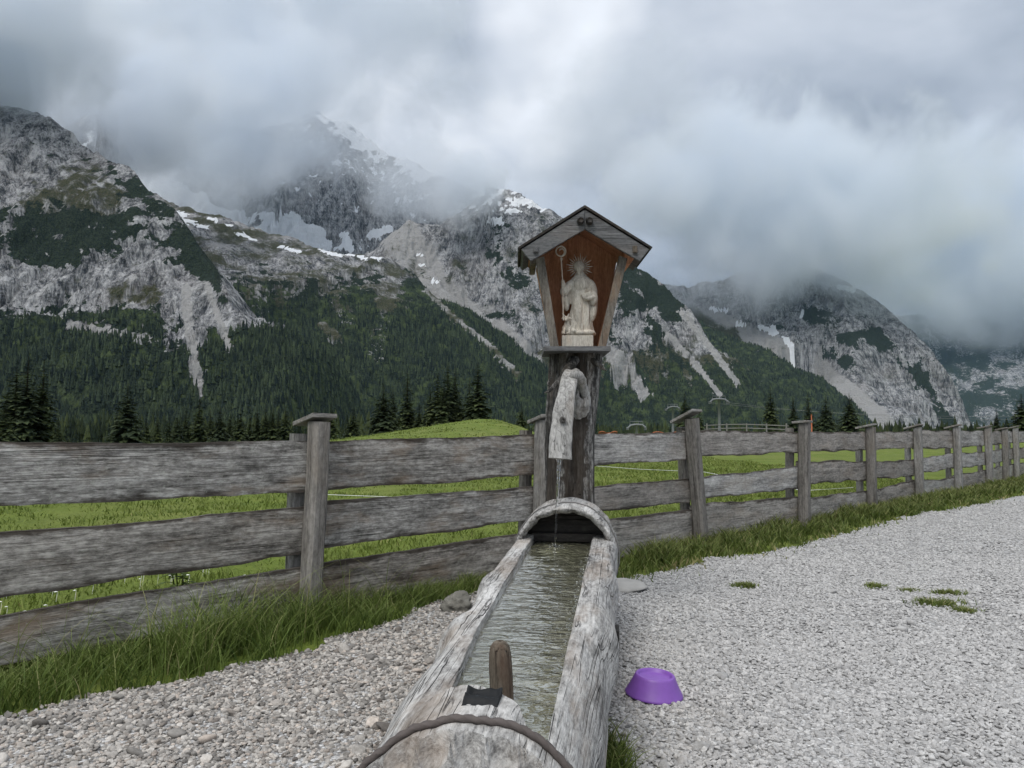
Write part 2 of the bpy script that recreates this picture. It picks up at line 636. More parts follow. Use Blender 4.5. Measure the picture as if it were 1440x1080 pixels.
# ---- green valley slope in the middle with meadow and snow patches on top
def mid_masks(X, Y, H, sl, D):
    Yf = 2000.0
    q = Yf / Y
    U, Z = X * q, (H - CAM_Z) * q + CAM_Z
    n = fbm(X / 130, H / 60, Y / 130, 4, 51)
    n2 = fbm(X / 35, H / 22, Y / 35, 4, 52)
    zt = xz([(0, 412)], Yf)[0][1]
    pine = 1.05 - 1.1 * sstep(Z + 70 * n + 25 * n2, zt - 60, zt + 95)
    pine += 0.55 * np.clip(n2, -1, 1) * sstep(Z, zt - 40, zt + 40)
    open_ = np.maximum(blob(U, Z, xz([(548, 400), (540, 450), (525, 500)], Yf), 28, 53, .5), blob(U, Z, xz([(480, 440), (490, 455)], Yf), 24, 56, .5))
    pine = pine - .42 * open_
    grass = 0.50 + 0.45 * n
    scr = np.maximum(blob(U, Z, xz([(455, 458), (472, 474)], Yf), 13, 54, .6), blob(U, Z, xz([(600, 408), (640, 448), (690, 488), (730, 530)], Yf), 7, 55, .9))
    scr = np.maximum(scr, (.45 + .6 * n2) * sstep(Z, zt + 40, zt + 150))
    pine = pine - 1.3 * scr * (scr > .5)
    snow = np.zeros_like(X)
    for (a, b), rad in (((262, 310), 9), ((250, 300), 10), ((285, 318), 7), ((300, 308), 6), ((340, 330), 6), ((355, 336), 5), ((400, 348), 6), ((415, 352), 7), ((470, 357), 8), ((490, 356), 8),
                        ((510, 362), 6), ((530, 362), 6), ((455, 352), 5), ((322, 316), 5)):
        c = xz([(a - rad, b - 1), (a + rad, b + 2)], Yf)
        snow = np.maximum(snow, blob(U, Z, c, rad * .34 * Yf / 1082, a, .9))
    return dict(pine=pine, grass=grass, scree=scr, snow=snow, open=open_, wood=1 - sstep(Z, zt - 20, zt + 60))


M1r = poly3([(120, 235, 2700), (200, 268, 2650), (250, 290, 2600), (300, 303, 2550), (360, 322, 2500), (430, 344, 2450), (500, 358, 2420), (545, 366, 2400), (590, 395, 2330),
             (640, 436, 2240), (690, 476, 2150), (730, 515, 2080), (765, 556, 1990), (800, 600, 1900)])
mountain('forest_hill', 'green forested valley slope with bare meadow and small snow patches on top', (-1900, 330, 900, 2720), 6.5,
         [(M1r, 0.42, 380.0, 0.33)], 17.0, mid_masks, 200, 7.0)


# ---- rock face mountain behind the shrine
def face_masks(X, Y, H, sl, D):
    Yf = 2500.0
    q = Yf / Y
    U, Z = X * q, (H - CAM_Z) * q + CAM_Z
    n = fbm(X / 90, H / 70, Y / 90, 4, 61)
    n2 = fbm(X / 30, H / 30, Y / 30, 4, 62)
    streak = fbm((U * .72 + Z * .70) / 17, (U * .7 - Z * .72) / 150, None, 4, 60, .55)
    pine = 0.08 + 0.36 * n + 0.26 * n2 + .60 * streak * sstep(U, 300, 480)
    for pts, rad, wt in (([(697, 320), (690, 360)], 14, .5), ([(720, 385), (745, 395)], 14, .5), ([(690, 430), (720, 450)], 16, .4), ([(900, 385), (925, 405), (950, 420)], 15, .7),
                         ([(880, 400), (900, 420), (885, 430)], 20, .55), ([(935, 415), (945, 440)], 12, .4), ([(912, 455), (925, 470)], 11, .45), ([(890, 395), (935, 440)], 26, .25),
                         ([(870, 480), (960, 520), (1010, 560)], 26, .3)):
        pine = pine + wt * blob(U, Z, xz(pts, Yf), rad * Yf / 1082, 63, .6)
    # woods at the foot, streaked by scree fans
    foot = xz([(0, 520)], Yf)[0][1]
    fans = ridged(U / 60 + Z / 110.0, Z / 700.0, 3, 64) - 0.75
    line = foot + 30 * n + 0.10 * (U - 380)
    base = 1 - sstep(Z + 60 * np.clip(fans, -1, 1), line - 55, line + 45)
    pine = np.maximum(pine, base * 1.1)
    fan = np.maximum(blob(U, Z, xz([(705, 480), (735, 515), (765, 560)], Yf), 26 * 2.3, 65, .5), blob(U, Z, xz([(860, 505), (890, 535), (905, 552)], Yf), 8 * 2.3, 66, .9))
    fan = np.maximum(fan, blob(U, Z, xz([(940, 470), (985, 520), (1012, 555)], Yf), 3.5 * 2.3, 67, .9))
    fan = np.maximum(fan, blob(U, Z, xz([(850, 490), (880, 505), (870, 540)], Yf), 6 * 2.3, 68, .9))
    fan = np.maximum(fan, blob(U, Z, xz([(960, 440), (1000, 490), (1036, 538)], Yf), 4.5 * 2.3, 69, .9))
    pine = pine - 1.4 * fan
    scree = np.maximum(fan, blob(U, Z, xz([(560, 330), (590, 370), (605, 410), (650, 450)], Yf), 32 * 2.3, 70, .4) * .9)
    snow = np.zeros_like(X)
    for (a, b), rad in (((697, 310), 7), ((590, 358), 4), ((612, 395), 4), ((735, 283), 8), ((720, 296), 6), ((760, 290), 5), ((593, 372), 3)):
        snow = np.maximum(snow, blob(U, Z, xz([(a - rad, b), (a + rad, b + 1)], Yf), rad * .6 * 2.3, a, .9))
    snow = np.maximum(snow, (.36 + .5 * n2) * sstep(Z, xz([(0, 330)], Yf)[0][1], xz([(0, 285)], Yf)[0][1]))
    grass = 0.2 + 0.4 * n + .7 * (1 - sstep(Z, foot, foot + 120))
    return dict(pine=pine, grass=grass - fan, scree=scree, snow=snow, base=base, wood=base)


Fa = poly3([(480, 380, 2900), (530, 345, 2850), (580, 312, 2800), (620, 318, 2800), (650, 300, 2820), (690, 262, 2850), (712, 266, 2850), (745, 283, 2820), (790, 305, 2800), (830, 330, 2760),
            (885, 366, 2700), (925, 396, 2650), (958, 424, 2600), (985, 462, 2530), (1010, 496, 2460), (1040, 538, 2380), (1085, 590, 2280)])
Fb = poly3([(586, 320, 2780), (602, 375, 2650), (640, 432, 2520), (690, 480, 2400), (740, 545, 2250)])
mountain('rock_face_mountain', 'steep pale limestone mountain with scree fans rising behind the shrine', (-700, 960, 1950, 3000), 5.0,
         [(Fa, 1.45, 250.0, 0.62), (Fb, 1.5, 240.0, 0.6)], 24.0, face_masks, 300, 27.0)


# ---- right mountain with its head in the cloud
def right_masks(X, Y, H, sl, D):
    Yf = 3600.0
    k = Yf / 1082
    q = Yf / Y
    U, Z = X * q, (H - CAM_Z) * q + CAM_Z
    n = fbm(X / 150, H / 90, Y / 150, 4, 71)
    n2 = fbm(X / 45, H / 40, Y / 45, 4, 72)
    pine = 0.13 + 0.5 * n + 0.3 * n2
    for pts, rad, wt in (([(1200, 480), (1230, 475), (1195, 510)], 17, .6), ([(1140, 445), (1175, 455)], 12, .5), ([(1230, 470), (1265, 500), (1290, 540)], 12, .5), ([(1150, 490), (1170, 500)], 10, .4),
                         ([(1290, 520), (1310, 560), (1330, 590)], 9, .8)):
        pine = pine + wt * blob(U, Z, xz(pts, Yf), rad * k, 73, .6)
    for pts, rad, wt in (([(1220, 505), (1260, 540), (1300, 590)], 26, .7), ([(1240, 440), (1280, 480)], 16, .5), ([(1030, 470), (1120, 500), (1180, 540), (1250, 600)], 18, .9)):
        pine = pine - wt * blob(U, Z, xz(pts, Yf), rad * k, 74, .5)
    scree = blob(U, Z, xz([(1000, 450), (1060, 478), (1120, 500), (1165, 530), (1200, 560), (1240, 595)], Yf), 17 * k, 75, .4)
    snow = np.zeros_like(X)
    for pts, rad in (([(1068, 460), (1082, 464), (1090, 468)], 4.5), ([(1088, 460), (1084, 466)], 4), ([(1105, 478), (1112, 486), (1118, 490)], 4.5), ([(1038, 455), (1048, 456)], 3.5), ([(1000, 434), (1022, 437)], 2.5),
                     ([(1180, 404), (1200, 407)], 4), ([(1130, 494), (1136, 496)], 3), ([(1130, 436), (1126, 446)], 2.5)):
        snow = np.maximum(snow, blob(U, Z, xz(pts, Yf), rad * k, 76, .6))
    grass = 0.15 + 0.3 * n + .7 * blob(U, Z, xz([(975, 445), (1010, 470), (1060, 500)], Yf), 14 * k, 77)
    return dict(pine=pine, grass=grass, scree=scree, snow=snow)


Ra = poly3([(900, 380, 4100), (965, 405, 4050), (1030, 385, 4050), (1100, 375, 4000), (1150, 380, 3950), (1195, 398, 3900), (1240, 428, 3800), (1272, 462, 3700), (1284, 498, 3620), (1284, 535, 3560),
            (1282, 570, 3480), (1284, 605, 3400)])
Rb = poly3([(1195, 400, 3880), (1190, 450, 3600), (1200, 510, 3400), (1240, 570, 3200)])
mountain('right_mountain', 'distant grey rock mountain with snow patches and its summit in cloud', (600, 2150, 2850, 4200), 8.0,
         [(Ra, 1.0, 420.0, 0.7), (Rb, 1.1, 200.0, 0.7)], 34.0, right_masks, 400, 30.0)


# ---- dark wooded spur in front of the right mountain
def spur_masks(X, Y, H, sl, D):
    n = fbm(X / 90, H / 50, Y / 90, 4, 81)
    return dict(wood=1.0 + 0 * X, pine=1.0 + .4 * n, grass=0.6 + 0 * X, scree=np.clip(n - .35, 0, 1) * .9)


Sa = poly3([(940, 420, 3300), (985, 455, 3250), (1030, 476, 3150), (1080, 496, 3050), (1130, 520, 2950), (1170, 550, 2850), (1215, 592, 2700), (1240, 615, 2600)])
mountain('wooded_spur', 'dark wooded spur below the distant grey mountain', (350, 1350, 2300, 3350), 9.0, [(Sa, 0.42, 700.0, 0.42)], 16.0, spur_masks, 500, 6.0)


# ---- high snowy wall behind, mostly in cloud
def wall_masks(X, Y, H, sl, D):
    Yf = 3900.0
    k = Yf / 1082
    q = Yf / Y
    U, Z = X * q, (H - CAM_Z) * q + CAM_Z
    n = fbm(X / 120, H / 110, Y / 120, 4, 91)
    n2 = fbm(X / 40, H / 60, Y / 40, 4, 92)
    snow = .30 + .35 * n2 + .25 * n + .15 * sstep(sl, 1.3, 0.8)
    for pts, rad, wt in (([(200, 240), (250, 285), (310, 310), (390, 330), (440, 335)], 22, 1.0), ([(170, 170), (200, 230)], 9, .6), ([(415, 325), (440, 335)], 12, .5), ([(485, 330), (490, 348)], 6, .7),
                         ([(520, 330), (545, 322)], 6, .6), ([(455, 160), (540, 215), (600, 245)], 14, .3)):
        snow = snow + wt * blob(U, Z, xz(pts, Yf), rad * k, 93, .5)
    for pts, rad, wt in (([(300, 240), (360, 290)], 40, .5), ([(440, 315), (480, 320), (540, 300)], 16, .35)):
        snow = snow - wt * blob(U, Z, xz(pts, Yf), rad * k, 94, .5)
    return dict(snow=snow, scree=.2 + .3 * n)


Wa = poly3([(60, 190, 4000), (110, 160, 4000), (160, 168, 4000), (190, 205, 4050), (240, 195, 4100), (300, 190, 4150), (370, 175, 4200), (430, 150, 4200), (455, 148, 4200), (490, 172, 4150), (530, 205, 4100), (590, 236, 4050), (640, 262, 4000), (720, 300, 3950)])
mountain('snowy_mountain_wall', 'high snow-streaked mountain wall half hidden in cloud', (-2900, 250, 2900, 4400), 9.0, [(Wa, 1.5, 820.0, 0.7)], 52.0, wall_masks, 600, 30.0)


# ---- far blue range at the right
def far_masks(X, Y, H, sl, D):
    n = fbm(X / 260, H / 200, Y / 260, 4, 95)
    n2 = fbm(X / 90, H / 90, Y / 90, 4, 96)
    return dict(pine=.62 + .5 * n + .2 * n2, snow=.1 + .45 * n2 * (n < 0) - .1, scree=.3 + .3 * n2, grass=.2 + .3 * n)


Ba = poly3([(1180, 440, 9000), (1290, 430, 8800), (1350, 455, 8600), (1400, 440, 8600), (1470, 430, 8700), (1600, 400, 8800), (1900, 380, 9000)])
Bb = poly3([(1400, 445, 8500), (1370, 520, 7600), (1330, 590, 6800)])
Bc = poly3([(1600, 410, 8500), (1500, 520, 7400), (1420, 600, 6600)])
mountain('far_range', 'dark blue far range under flat cloud beyond the valley', (3400, 9500, 6200, 9100), 30.0, [(Ba, .55, 100.0, 0.45), (Bb, .5, 100., .4), (Bc, .5, 100., .4)], 90.0, far_masks, 700, 40.0)


# ---- rock pinnacles on the shoulder of the left mountain
def pinnacle(name, label, pts, Y, depth):
    """pts: list of (px_left, px_right, py) from the foot to the tip."""
    rows = []
    n = 22
    for i, (l, r, y) in enumerate(pts):
        a, b = at(l, y, Y), at(r, y, Y)
        c = (a + b) / 2
        w = max((b - a).x / 2, 0.6)
        th = np.linspace(0, 2 * np.pi, n, endpoint=False)
        k = 1 + 0.42 * pn(np.cos(th) * 1.7, np.sin(th) * 1.7, np.full(n, i * .7), 77)
        rows.append(np.stack([c.x + w * k * np.cos(th), c.y + depth * w * k * np.sin(th), np.full(n, c.z)], -1))
    V = np.vstack(rows)
    me = mesh_np(name, V, [grid_faces(len(pts), n, wrap_v=True), np.arange((len(pts) - 1) * n, len(pts) * n)[None, :]], True)
    for k in ('pine', 'grass', 'scree', 'snow', 'wood'):
        float_attr(me, k, np.full(len(V), .3 if k == 'snow' else 0.0))
    o = link(name, me, MAT_FAR)
    tag(o, label, kind='structure')


pinnacle('rock_pinnacle', 'slim rock tower standing behind the ridge of the left mountain',
         [(110, 196, 330), (124, 180, 290), (132, 171, 250), (136, 167, 220), (138, 162, 195), (138, 163, 180), (139, 164, 168), (141, 160, 158), (143, 156, 150), (147, 152, 146)], 2260.0, 1.3)
pinnacle('rock_pinnacle', 'rock tower jutting out of the cloud high over the left mountain',
         [(-90, 16, 330), (-80, 20, 230), (-60, 26, 130), (-50, 28, 80), (-46, 26, 56), (-42, 18, 34), (-38, 10, 15), (-30, 2, -6), (-22, -10, -30)], 2100.0, 1.2)


# ---- woods on the slopes
def cone_template(k, seed):
    """ragged spruce seen from afar: stacked six-sided skirts."""
    rs = np.random.RandomState(seed)
    V, Fq, n = [], [], 0
    tiers = [(0.0, 0.62, 0.17), (0.36, 0.84, 0.125), (0.62, 1.0, 0.08)][:k]
    for z0, z1, r in tiers:
        a = np.arange(5) / 5 * 2 * np.pi + rs.rand() * 6
        rr = r * (0.75 + 0.5 * rs.rand(5))
        V += [np.stack([rr * np.cos(a), rr * np.sin(a), z0 + .06 * rs.rand(5)], -1), np.array([[0, 0, z1]])]
        j = np.arange(5)
        Fq.append(np.stack([n + j, n + (j + 1) % 5, np.full(5, n + 5)], -1))
        n += 6
    return np.vstack(V), np.vstack(Fq)


def plant_forest(name, label, pos, hts, mat, tiers=3, seed=0, fat=1.0):
    rs = np.random.RandomState(seed)
    tv, tf = zip(*[cone_template(tiers, s) for s in range(6)])
    n = len(pos)
    which = rs.randint(0, 6, n)
    ang = rs.rand(n) * 6.283
    wid = hts * (0.85 + 0.5 * rs.rand(n)) * fat
    VV = np.stack([tv[i] for i in range(6)])[which]            # n,k,3
    c, s = np.cos(ang)[:, None], np.sin(ang)[:, None]
    x = (VV[:, :, 0] * c - VV[:, :, 1] * s) * wid[:, None] + pos[:, 0:1]
    y = (VV[:, :, 0] * s + VV[:, :, 1] * c) * wid[:, None] + pos[:, 1:2]
    z = VV[:, :, 2] * hts[:, None] + pos[:, 2:3]
    k = VV.shape[1]
    V = np.stack([x, y, z], -1).reshape(-1, 3)
    Fc = (np.stack([tf[i] for i in range(6)])[which] + (np.arange(n) * k)[:, None, None]).reshape(-1, 3)
    me = mesh_np(name, V, Fc, False)
    tint = np.clip(0.38 + 0.36 * rs.randn(n) + .35 * fbm(pos[:, 0] / 60, pos[:, 1] / 60, None, 2, 5), 0, 1)
    float_attr(me, 'tint', np.repeat(tint, k))
    o = link(name, me, mat)
    tag(o, label, kind='stuff')
    return o


def sample_terrain(name, n, seed, weight):
    X, Y, H, sl, D, mk = TERRAIN[name]
    rs = np.random.RandomState(seed)
    wgt = np.clip(weight(X, Y, H, sl, mk), 0, None)
    # seen from the valley only: slopes that face it
    p = wgt.ravel() / wgt.sum()
    idx = rs.choice(p.size, n, p=p)
    dx, dy = X[1, 0] - X[0, 0], Y[0, 1] - Y[0, 0]
    jx, jy = rs.rand(n) - .5, rs.rand(n) - .5
    gx, gy = np.gradient(H, dx, dy)
    px = X.ravel()[idx] + jx * dx
    py = Y.ravel()[idx] + jy * dy
    pz = H.ravel()[idx] + gx.ravel()[idx] * jx * dx + gy.ravel()[idx] * jy * dy - 1.0
    return np.stack([px, py, pz], -1)


def hts(n, lo, hi, seed):
    rs = np.random.RandomState(seed)
    return lo + (hi - lo) * rs.rand(n) ** 1.3


rr = np.random.RandomState(1)
p = sample_terrain('left_mountain', 12500, 1, lambda X, Y, H, sl, mk: (mk['pine'] > .62) * (H > -5) * (1 - sstep(H, 150, 235)) * (X > -0.72 * Y) * (mk['chute'] < .3))
plant_forest('mountain_forest', 'dark spruce wood covering the foot of the left mountain', p, hts(len(p), 6, 20, 2), MAT_FOREST, 3, 3)
p = sample_terrain('forest_hill', 22000, 4, lambda X, Y, H, sl, mk: (mk['pine'] > .55) * (H > -5) * (1 - .6 * mk['open']) * (1 - .75 * sstep(H, 300, 460)) * (X > -0.55 * Y))
plant_forest('hillside_forest', 'dense spruce wood on the green valley slope', p, hts(len(p), 7, 19, 5) * (1 - .5 * sstep(p[:, 2], 250, 430)), MAT_FOREST, 3, 6)
p = sample_terrain('rock_face_mountain', 7000, 7, lambda X, Y, H, sl, mk: (mk['pine'] > .75) * (mk['base'] > .5) * (H > -5) * (H < 190))
plant_forest('scree_forest', 'sparse spruce wood at the foot of the pale rock face', p, hts(len(p), 6, 14, 8), MAT_FOREST, 2, 9)
p = sample_terrain('wooded_spur', 9000, 10, lambda X, Y, H, sl, mk: (H > -5) * (mk['scree'] < .2) * 1.0)
plant_forest('spur_forest', 'dark spruce wood on the spur below the distant mountain', p, hts(len(p), 9, 20, 11), MAT_FOREST, 2, 12)
# valley floor woods between the meadow and the slopes
n = 9000
yy = 430 + 800 * rr.rand(n) ** 1.3
xx = (rr.rand(n) * 1.55 - .78) * yy
keep = fbm(xx / 90, yy / 90, None, 3, 33) > -0.45
pp = np.stack([xx, yy, np.full(n, -6.0)], -1)[keep]
pp[:, 2] += 4 * fbm(pp[:, 0] / 120, pp[:, 1] / 120, None, 2, 34)
plant_forest('valley_forest', 'spruce wood on the valley floor beyond the meadow', pp, hts(len(pp), 4, 17, 35) * (1 + .45 * fbm(pp[:, 0] / 50, pp[:, 1] / 50, None, 2, 37)) * np.where(pp[:, 0] > 0, .75, 1.0), MAT_FOREST2, 3, 36)


# ---- cloud banks hanging on the mountains
def cloud_material(name, dens, scale, thr, seed, aniso=0.2):
    m = bpy.data.materials.new(name)
    m.use_nodes = True
    nt = NT(m.node_tree)
    nt.n.remove(nt.n['Principled BSDF'])
    out = nt.n['Material Output']
    vol = nt.n.new('ShaderNodeVolumePrincipled')
    co = nt.coord('Object')
    geo = nt.n.new('ShaderNodeNewGeometry').outputs['Position']
    wv = nt.vmath('ADD', geo, (seed * 713.0, seed * 291.0, 0.0))
    nz = nt.noise(wv, scale, 5.0, 0.58, 0.4)
    r = nt.vmath('LENGTH', co)
    shell = nt.ss(r, 0.25, 0.98, 1.0, 0.0)
    v = nt.math('ADD', nt.math('MULTIPLY', shell, 0.62), nt.math('MULTIPLY', nt.math('SUBTRACT', nz, 0.5), 2.0))
    v = nt.math('MULTIPLY', nt.ss(v, thr, thr + 0.5), nt.ss(r, 0.8, 0.99, 1.0, 0.0))
    nt.put(vol.inputs['Density'], nt.math('MULTIPLY', v, dens))
    vol.inputs['Color'].default_value = (0.912, 0.94, 0.975, 1)
    vol.inputs['Anisotropy'].default_value = aniso
    nt.put(out.inputs['Volume'], vol.outputs[0])
    return m


CLOUD_N = [0]


def cloud(label, pts, Y, depth, dens=0.012, scale=0.0035, thr=0.22):
    """pts: left, right, top, bottom bearings of the bank at distance Y."""
    l, r, t, b = pts
    a, c = at(l, b, Y), at(r, t, Y)
    CLOUD_N[0] += 1
    bm = bmesh.new()
    bmesh.ops.create_icosphere(bm, subdivisions=3, radius=1.0)
    me = bm_mesh('cloud', bm, True)
    o = link('cloud', me, cloud_material('cloud_bank', dens, scale, thr, CLOUD_N[0]))
    o.location = ((a.x + c.x) / 2, Y, (a.z + c.z) / 2)
    o.scale = ((c.x - a.x) / 2, depth / 2, (c.z - a.z) / 2)
    tag(o, label, 'cloud', kind='stuff')
    return o


cloud('pale cloud wrapped round the head of the left mountain', (-600, 300, -190, 222), 1640, 560, 0.0150, 0.0048, 0.0)
cloud('wisp of cloud drawn across the slim rock tower', (40, 330, 20, 275), 2080, 240, 0.0170, 0.0070, -0.12)
cloud('bright cloud bank filling the bowl before the snowy wall', (60, 600, 0, 342), 3300, 700, 0.0074, 0.0036, 0.11)
cloud('thin high cloud veiling the snowy wall', (-100, 800, -250, 320), 3480, 500, 0.0068, 0.0030, 0.12)
cloud('torn cloud hanging over the pass beside the rock face', (420, 760, 160, 360), 3200, 400, 0.0070, 0.0042, 0.22)
cloud('small cloud clinging to the shoulder of the rock face', (560, 740, 190, 348), 2640, 260, 0.015, 0.0060, 0.12)
cloud('thin cloud drifting past the summit of the rock face', (620, 1100, -20, 340), 2980, 420, 0.0035, 0.0028, 0.16)
cloud('grey cloud cap sitting on the distant grey mountain', (740, 1500, 90, 474), 3660, 900, 0.0075, 0.0030, 0.04)
cloud('low cloud roll lying on the far blue range', (950, 2500, 120, 532), 7600, 1500, 0.0050, 0.0013, -0.1)

# ================================================================== GROUND
FU = np.array([0.7172, 0.6969])           # along the fence
FN = np.array([0.6969, -0.7172])          # from the fence towards the yard
FP0 = np.array([-1.34, 5.0])              # foot of the post beside the tall grass


def fence_dist(x, y):
    return (x - FP0[0]) * FN[0] + (y - FP0[1]) * FN[1]


def fence_along(x, y):
    return (x - FP0[0]) * FU[0] + (y - FP0[1]) * FU[1]


def ground_z(x, y):
    x = np.asarray(x, float)
    y = np.asarray(y, float)
    d = -fence_dist(x, y)                 # metres into the meadow
    r = np.sqrt(x * x + y * y)
    field = sstep(d, 0.3, 3.0)
    z = field * (0.055 * fbm(x / 0.9, y / 0.9, None, 3, 3) + 0.09 * fbm(x / 3.5, y / 3.5, None, 3, 4)) * (1 - .7 * sstep(r, 25, 60))
    z = z + sstep(d, 8, 60) * 0.35 * fbm(x / 28, y / 28, None, 3, 8)
    gx = np.where(x < -2.4, (x + 2.4) / 9.5, (x + 2.4) / 4.6)
    z = z + 2.15 * np.exp(-gx ** 2 * .9 - ((y - 78) / 16) ** 2) * (y > 20)
    z = z + .10 * fbm(x / 2.2, y / 2.2, None, 3, 9) * sstep(y, 25, 50) * (1 - sstep(y, 120, 200))
    z = z + 0.25 * sstep(y, 40, 120) * sstep(d, 5, 30)
    z = z - 2.6 * sstep(-x, 13, 30) * sstep(y, 32, 75)
    z = z - 9.0 * sstep(y, 150, 330)
    z = z - 120.0 * sstep(r, 1500, 6000)
    return z - 0.012


def border(u):
    """width of the grass strip in front of the fence, by distance along it."""
    u = np.asarray(u, float)
    w_ = np.interp(u, [-3.2, -1.6, -0.6, 0.2, 0.9, 1.6, 2.2, 3.0, 3.9, 5.2, 7.0, 9.0, 11.5, 14, 18, 24],
                   [.58, .72, .72, .48, .26, .20, .45, .70, .66, .78, .72, .62, .75, .80, 1.0, 1.4])
    return w_ + 0.10 * pn(u * 1.7, u * 0 + 3.1, None, 5) + 0.07 * pn(u * 5.1, u * 0 + 1.1, None, 6)


def ground_material():
    m, nt, b = material('meadow')
    co = nt.coord('Object')
    n1 = nt.noise(co, 0.10, 4.0, 0.55)
    n2 = nt.noise(co, 1.3, 5.0, 0.6)
    n3 = nt.noise(co, 22.0, 4.0, 0.7)
    n4 = nt.noise(nt.mapping(co, scale=(1, .35, 1)), 0.45, 5.0, 0.65)
    c = nt.ramp(n2, [(0.30, (0.090, 0.128, 0.022)), (0.55, (0.142, 0.188, 0.034)), (0.75, (0.205, 0.230, 0.060))])
    c = nt.mix(nt.ss(n1, 0.4, 0.65, 0, .55), c, (0.145, 0.172, 0.045))
    c = nt.mix(nt.math('MULTIPLY', nt.ss(n3, 0.35, 0.7), 0.5), c, (0.050, 0.080, 0.012))
    c = nt.mix(nt.ss(n4, 0.48, 0.68, 0, .3), c, (0.215, 0.215, 0.075))
    nt.put(b.inputs['Base Color'], c)
    b.inputs['Roughness'].default_value = 0.95
    b.inputs['Specular IOR Level'].default_value = 0.15
    h = nt.math('ADD', nt.math('MULTIPLY', n3, 0.03), nt.math('MULTIPLY', n2, 0.06))
    nt.put(b.inputs['Normal'], nt.bump(h, 1.0, 1.0))
    return m


def build_ground():
    t = np.linspace(-1, 1, 241)
    gx = np.sinh(t * 7.2) / np.sinh(7.2) * 11000
    ty = np.linspace(0, 1, 270)
    gy = np.concatenate([[-300, -60, -15, -4], 0 + 9600 * (np.sinh(ty * 7.6) / np.sinh(7.6))])
    X, Y = np.meshgrid(gx, gy, indexing='ij')
    me = mesh_np('ground', np.stack([X, Y, ground_z(X, Y)], -1).reshape(-1, 3), grid_faces(len(gx), len(gy)))
    tag(link('ground', me, ground_material()), 'green alpine meadow', kind='structure')


build_ground()


def gravel_material():
    m, nt, b = material('fine_gravel')
    co = nt.coord('Object')
    v = nt.voro(co, 62.0)
    v2 = nt.voro(co, 120.0)
    tone = nt.n.new('ShaderNodeSeparateColor')
    nt.put(tone.inputs[0], v.outputs['Color'])
    patch = nt.noise(co, 0.8, 4.0, 0.6)
    c = nt.ramp(tone.outputs[0], [(0.0, (0.16, 0.155, 0.15)), (0.35, (0.36, 0.357, 0.352)), (0.75, (0.50, 0.497, 0.49)), (1.0, (0.66, 0.655, 0.645))])
    c = nt.mix(nt.ss(v.outputs['Distance'], 0.45, 0.75, 0, .75), c, (0.10, 0.095, 0.09))
    c = nt.mix(nt.ss(patch, 0.55, 0.75, 0, .25), c, (0.25, 0.235, 0.21))
    nt.put(b.inputs['Base Color'], c)
    b.inputs['Roughness'].default_value = 0.9
    h = nt.math('SUBTRACT', nt.math('MULTIPLY', v.outputs['Distance'], -0.010), nt.math('MULTIPLY', v2.outputs['Distance'], 0.003))
    nt.put(b.inputs['Normal'], nt.bump(h, 1.0, 1.0))
    return m


def build_yard():
    """gravel yard up to the ragged edge of the grass."""
    us = np.concatenate([np.linspace(-9, -3.4, 12), np.linspace(-3.2, 26, 420), np.linspace(27, 60, 12)])
    rows = 44
    wv = border(us)
    k = np.linspace(0, 1, rows) ** 2.2
    d = wv[:, None] + k[None, :] * 42.0
    x = FP0[0] + us[:, None] * FU[0] + d * FN[0]
    y = FP0[1] + us[:, None] * FU[1] + d * FN[1]
    z = 0.006 * fbm(x / .35, y / .35, None, 3, 40) + 0.012 * fbm(x / 1.6, y / 1.6, None, 2, 41) + 0.004 - 0.03 * (k[None, :] == 0)
    me = mesh_np('gravel_yard', np.stack([x, y, z], -1).reshape(-1, 3), grid_faces(len(us), rows)[:, ::-1])
    tag(link('gravel_yard', me, gravel_material()), 'pale grey gravel yard', kind='structure')


build_yard()

